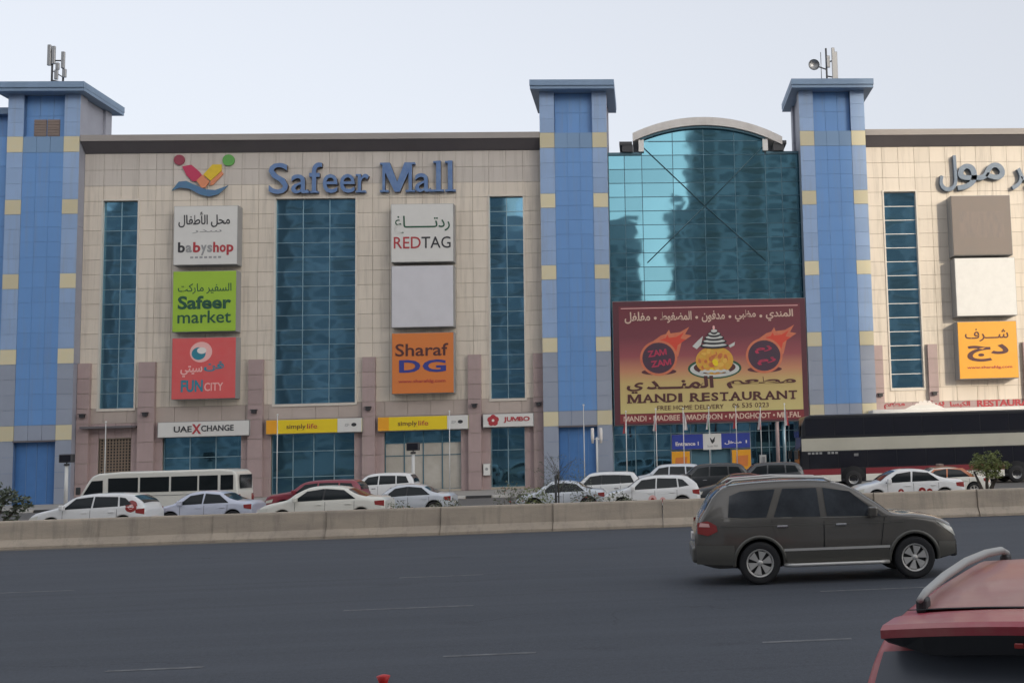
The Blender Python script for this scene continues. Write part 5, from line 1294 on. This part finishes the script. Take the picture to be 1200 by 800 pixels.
# ---- black double-deck coach
def coach():
    L, H, W = 14.6, 4.2, 2.5
    t = thing('double_deck_coach', 'black double-deck coach with a wide cream band and red lower skirt, before the right wall', 'coach', (8.5+L/2, 63+W/2, .006), 0)
    prof = [(.06, .35), (0, .9), (.02, 2.1), (.12, 3.6), (.35, 4.1), (.7, 4.2), (14.2, 4.2), (14.5, 4.05), (14.6, 3.6), (14.6, .35)]
    bevel(MB().prism_y([(x-L/2, z) for x, z in prof][::-1], -W/2, W/2, M['busblack']).obj('body', t), .08, 3)
    for sd in (-1, 1):
        def strip(n, x0, x1, z0, z1, m, o=.01):
            a, b = sd*(W/2+.001), sd*(W/2+o)
            return MB().box(x0-L/2, x1-L/2, min(a, b), max(a, b), z0, z1, m).obj(n, t)
        x = .35
        while x < 14.2:
            strip('upper_window', x, min(x+1.66, 14.3), 3.02, 3.98, M['busglass'], .012); x += 1.7
        strip('cream_band', .1, 14.5, 2.14, 2.86, M['creamband'], .02)
        x = .5
        while x < 14.2:
            strip('lower_window', x, min(x+1.66, 14.3), 1.18, 2.08, M['busglass'], .012); x += 1.7
        for a, b in ((.1, 2.3), (3.75, 11.83), (13.27, 14.5)): strip('red_skirt', a, b, .78, 1.12, M['shutterred'], .022); strip('pale_skirt', a, b, .40, .775, M['p_cream'], .018)
        for k in range(7): strip('small_print', .45+k*.22 if k < 4 else .7+k*.22, .6+k*.22 if k < 4 else .85+k*.22, 1.96, 2.08, M['box'], .026)
        strip('lamp_housing', 3.1, 3.35, 1.80, 1.95, M['metal'], .03)
        for xw in (3.02, 12.55):
            a = W/2-.28
            prof2 = [(.70, 0), (.70, .30), (.0, .301)] if sd > 0 else [(.70, 0), (.70, -.30), (0, -.301)]
            MB().lathe_y(prof2, (xw-L/2, sd*(W/2-.285), .55), M['liner'], 28, 0, PI).obj('wheel_arch', t)
            wl = link('wheel', None, t, (xw-L/2, sd*(W/2-.10), .50)); MB().lathe_y([(.28, -.14), (.46, -.14), (.5, -.1), (.5, .1), (.46, .14), (.28, .14)], (0, 0, 0), M['rubber'], 24).obj('tyre', wl)
            MB().lathe_y([(0, sd*.06), (.14, sd*.1), (.22, sd*.08), (.28, sd*.13)], (0, 0, 0), M['metal'], 20).obj('rim', wl)
    MB().box(-.015-L/2, .02-L/2, -1.1, 1.1, 2.95, 3.9, M['busglass']).obj('upper_windscreen', t); MB().box(-.03-L/2, .0-L/2, -1.1, 1.1, 1.1, 2.2, M['busglass']).obj('windscreen', t)
    for sd in (-1, 1):
        bevel(MB().box(-.35-L/2, -.15-L/2, min(sd*1.2, sd*1.42), max(sd*1.2, sd*1.42), 1.7, 2.2, M['plastic']).obj('side_mirror', t), .03, 1)
        MB().tube([(.05-L/2, sd*1.2, 2.4), (-.25-L/2, sd*1.3, 2.15)], .03, M['plastic'], 6).obj('mirror_arm', t)
M['busblack'] = mat('coach_black', (.012, .013, .018), .3, coat=.4, nscale=.8, namt=.4); M['creamband'] = mat('coach_cream_band', (.50, .48, .40), .4, nscale=.7, namt=.25)
coach()

# ------------------------------------------------------------------ city behind the camera (seen mirrored in the glazing, and shading the street)
M['balcony'] = mat('far_balcony', (.42, .40, .38), .8)
def block(label, x0, x1, y0, y1, h, wm, fl=3.4, name='apartment_tower'):
    t = thing(name, label, 'building', ((x0+x1)/2, (y0+y1)/2, 0), 0, 'apartment towers across the road')
    wd, dp = (x1-x0)/2, (y1-y0)/2
    MB().box(-wd, wd, -dp, dp, 0, h, wm).obj('wall', t)
    MB().box(-wd*.5, wd*.3, -dp*.4, dp*.4, h, h+3.5, wm).obj('plant_room', t)
    bandm = MB(); n = max(2, int(wd*2/4.2)); st = wd*2/n
    for i in range(n): bandm.box(-wd+st*i+.6, -wd+st*(i+1)-.6, dp-.05, dp+.06, -.9, .9, M['tower_glass'])
    bm_ = bandm.mesh('window_row')
    bl = MB(); 
    for i in range(0, n, 2): bl.box(-wd+st*i+.2, -wd+st*(i+1)-.2, dp, dp+1.1, -1.5, -1.0, M['balcony'])
    bl = bl.mesh('balcony_row')
    for k in range(int(h/fl)-1):
        link('window_row', bm_, t, (0, 0, fl*k+fl*1.2)); link('balcony_row', bl, t, (0, 0, fl*k+fl*1.2))
block('pale apartment tower across the road, left in the mirrored view', -27, -1.2, -75, -57, 47, M['tower_wall'])
block('taller brown apartment tower behind the pale one, mirrored at the left', -67.6, -26.5, -78, -60, 66, M['tower_wall2'])
block('wide grey apartment slab far left across the road', -100.5, -70.0, -80, -60, 64, M['tower_wall'])
block('brown apartment slab farthest left across the road', -150, -104, -80, -60, 52, M['tower_wall2'])
block('low podium building between two apartment towers', -1.2, 4.4, -72, -58, 27, M['tower_wall2'])
block('stepped lower wing beside the tallest apartment tower', 4.6, 9.2, -74, -57, 49, M['tower_wall'])
block('tallest grey apartment tower across the road', 9.4, 38, -76, -58, 80, M['tower_wall'])
block('tall brown apartment tower right of the tallest one', 38.4, 74, -80, -58, 77, M['tower_wall2'])
block('tall pale apartment tower casting the long shade edge', 74.5, 107, -76, -60, 79, M['tower_wall'])
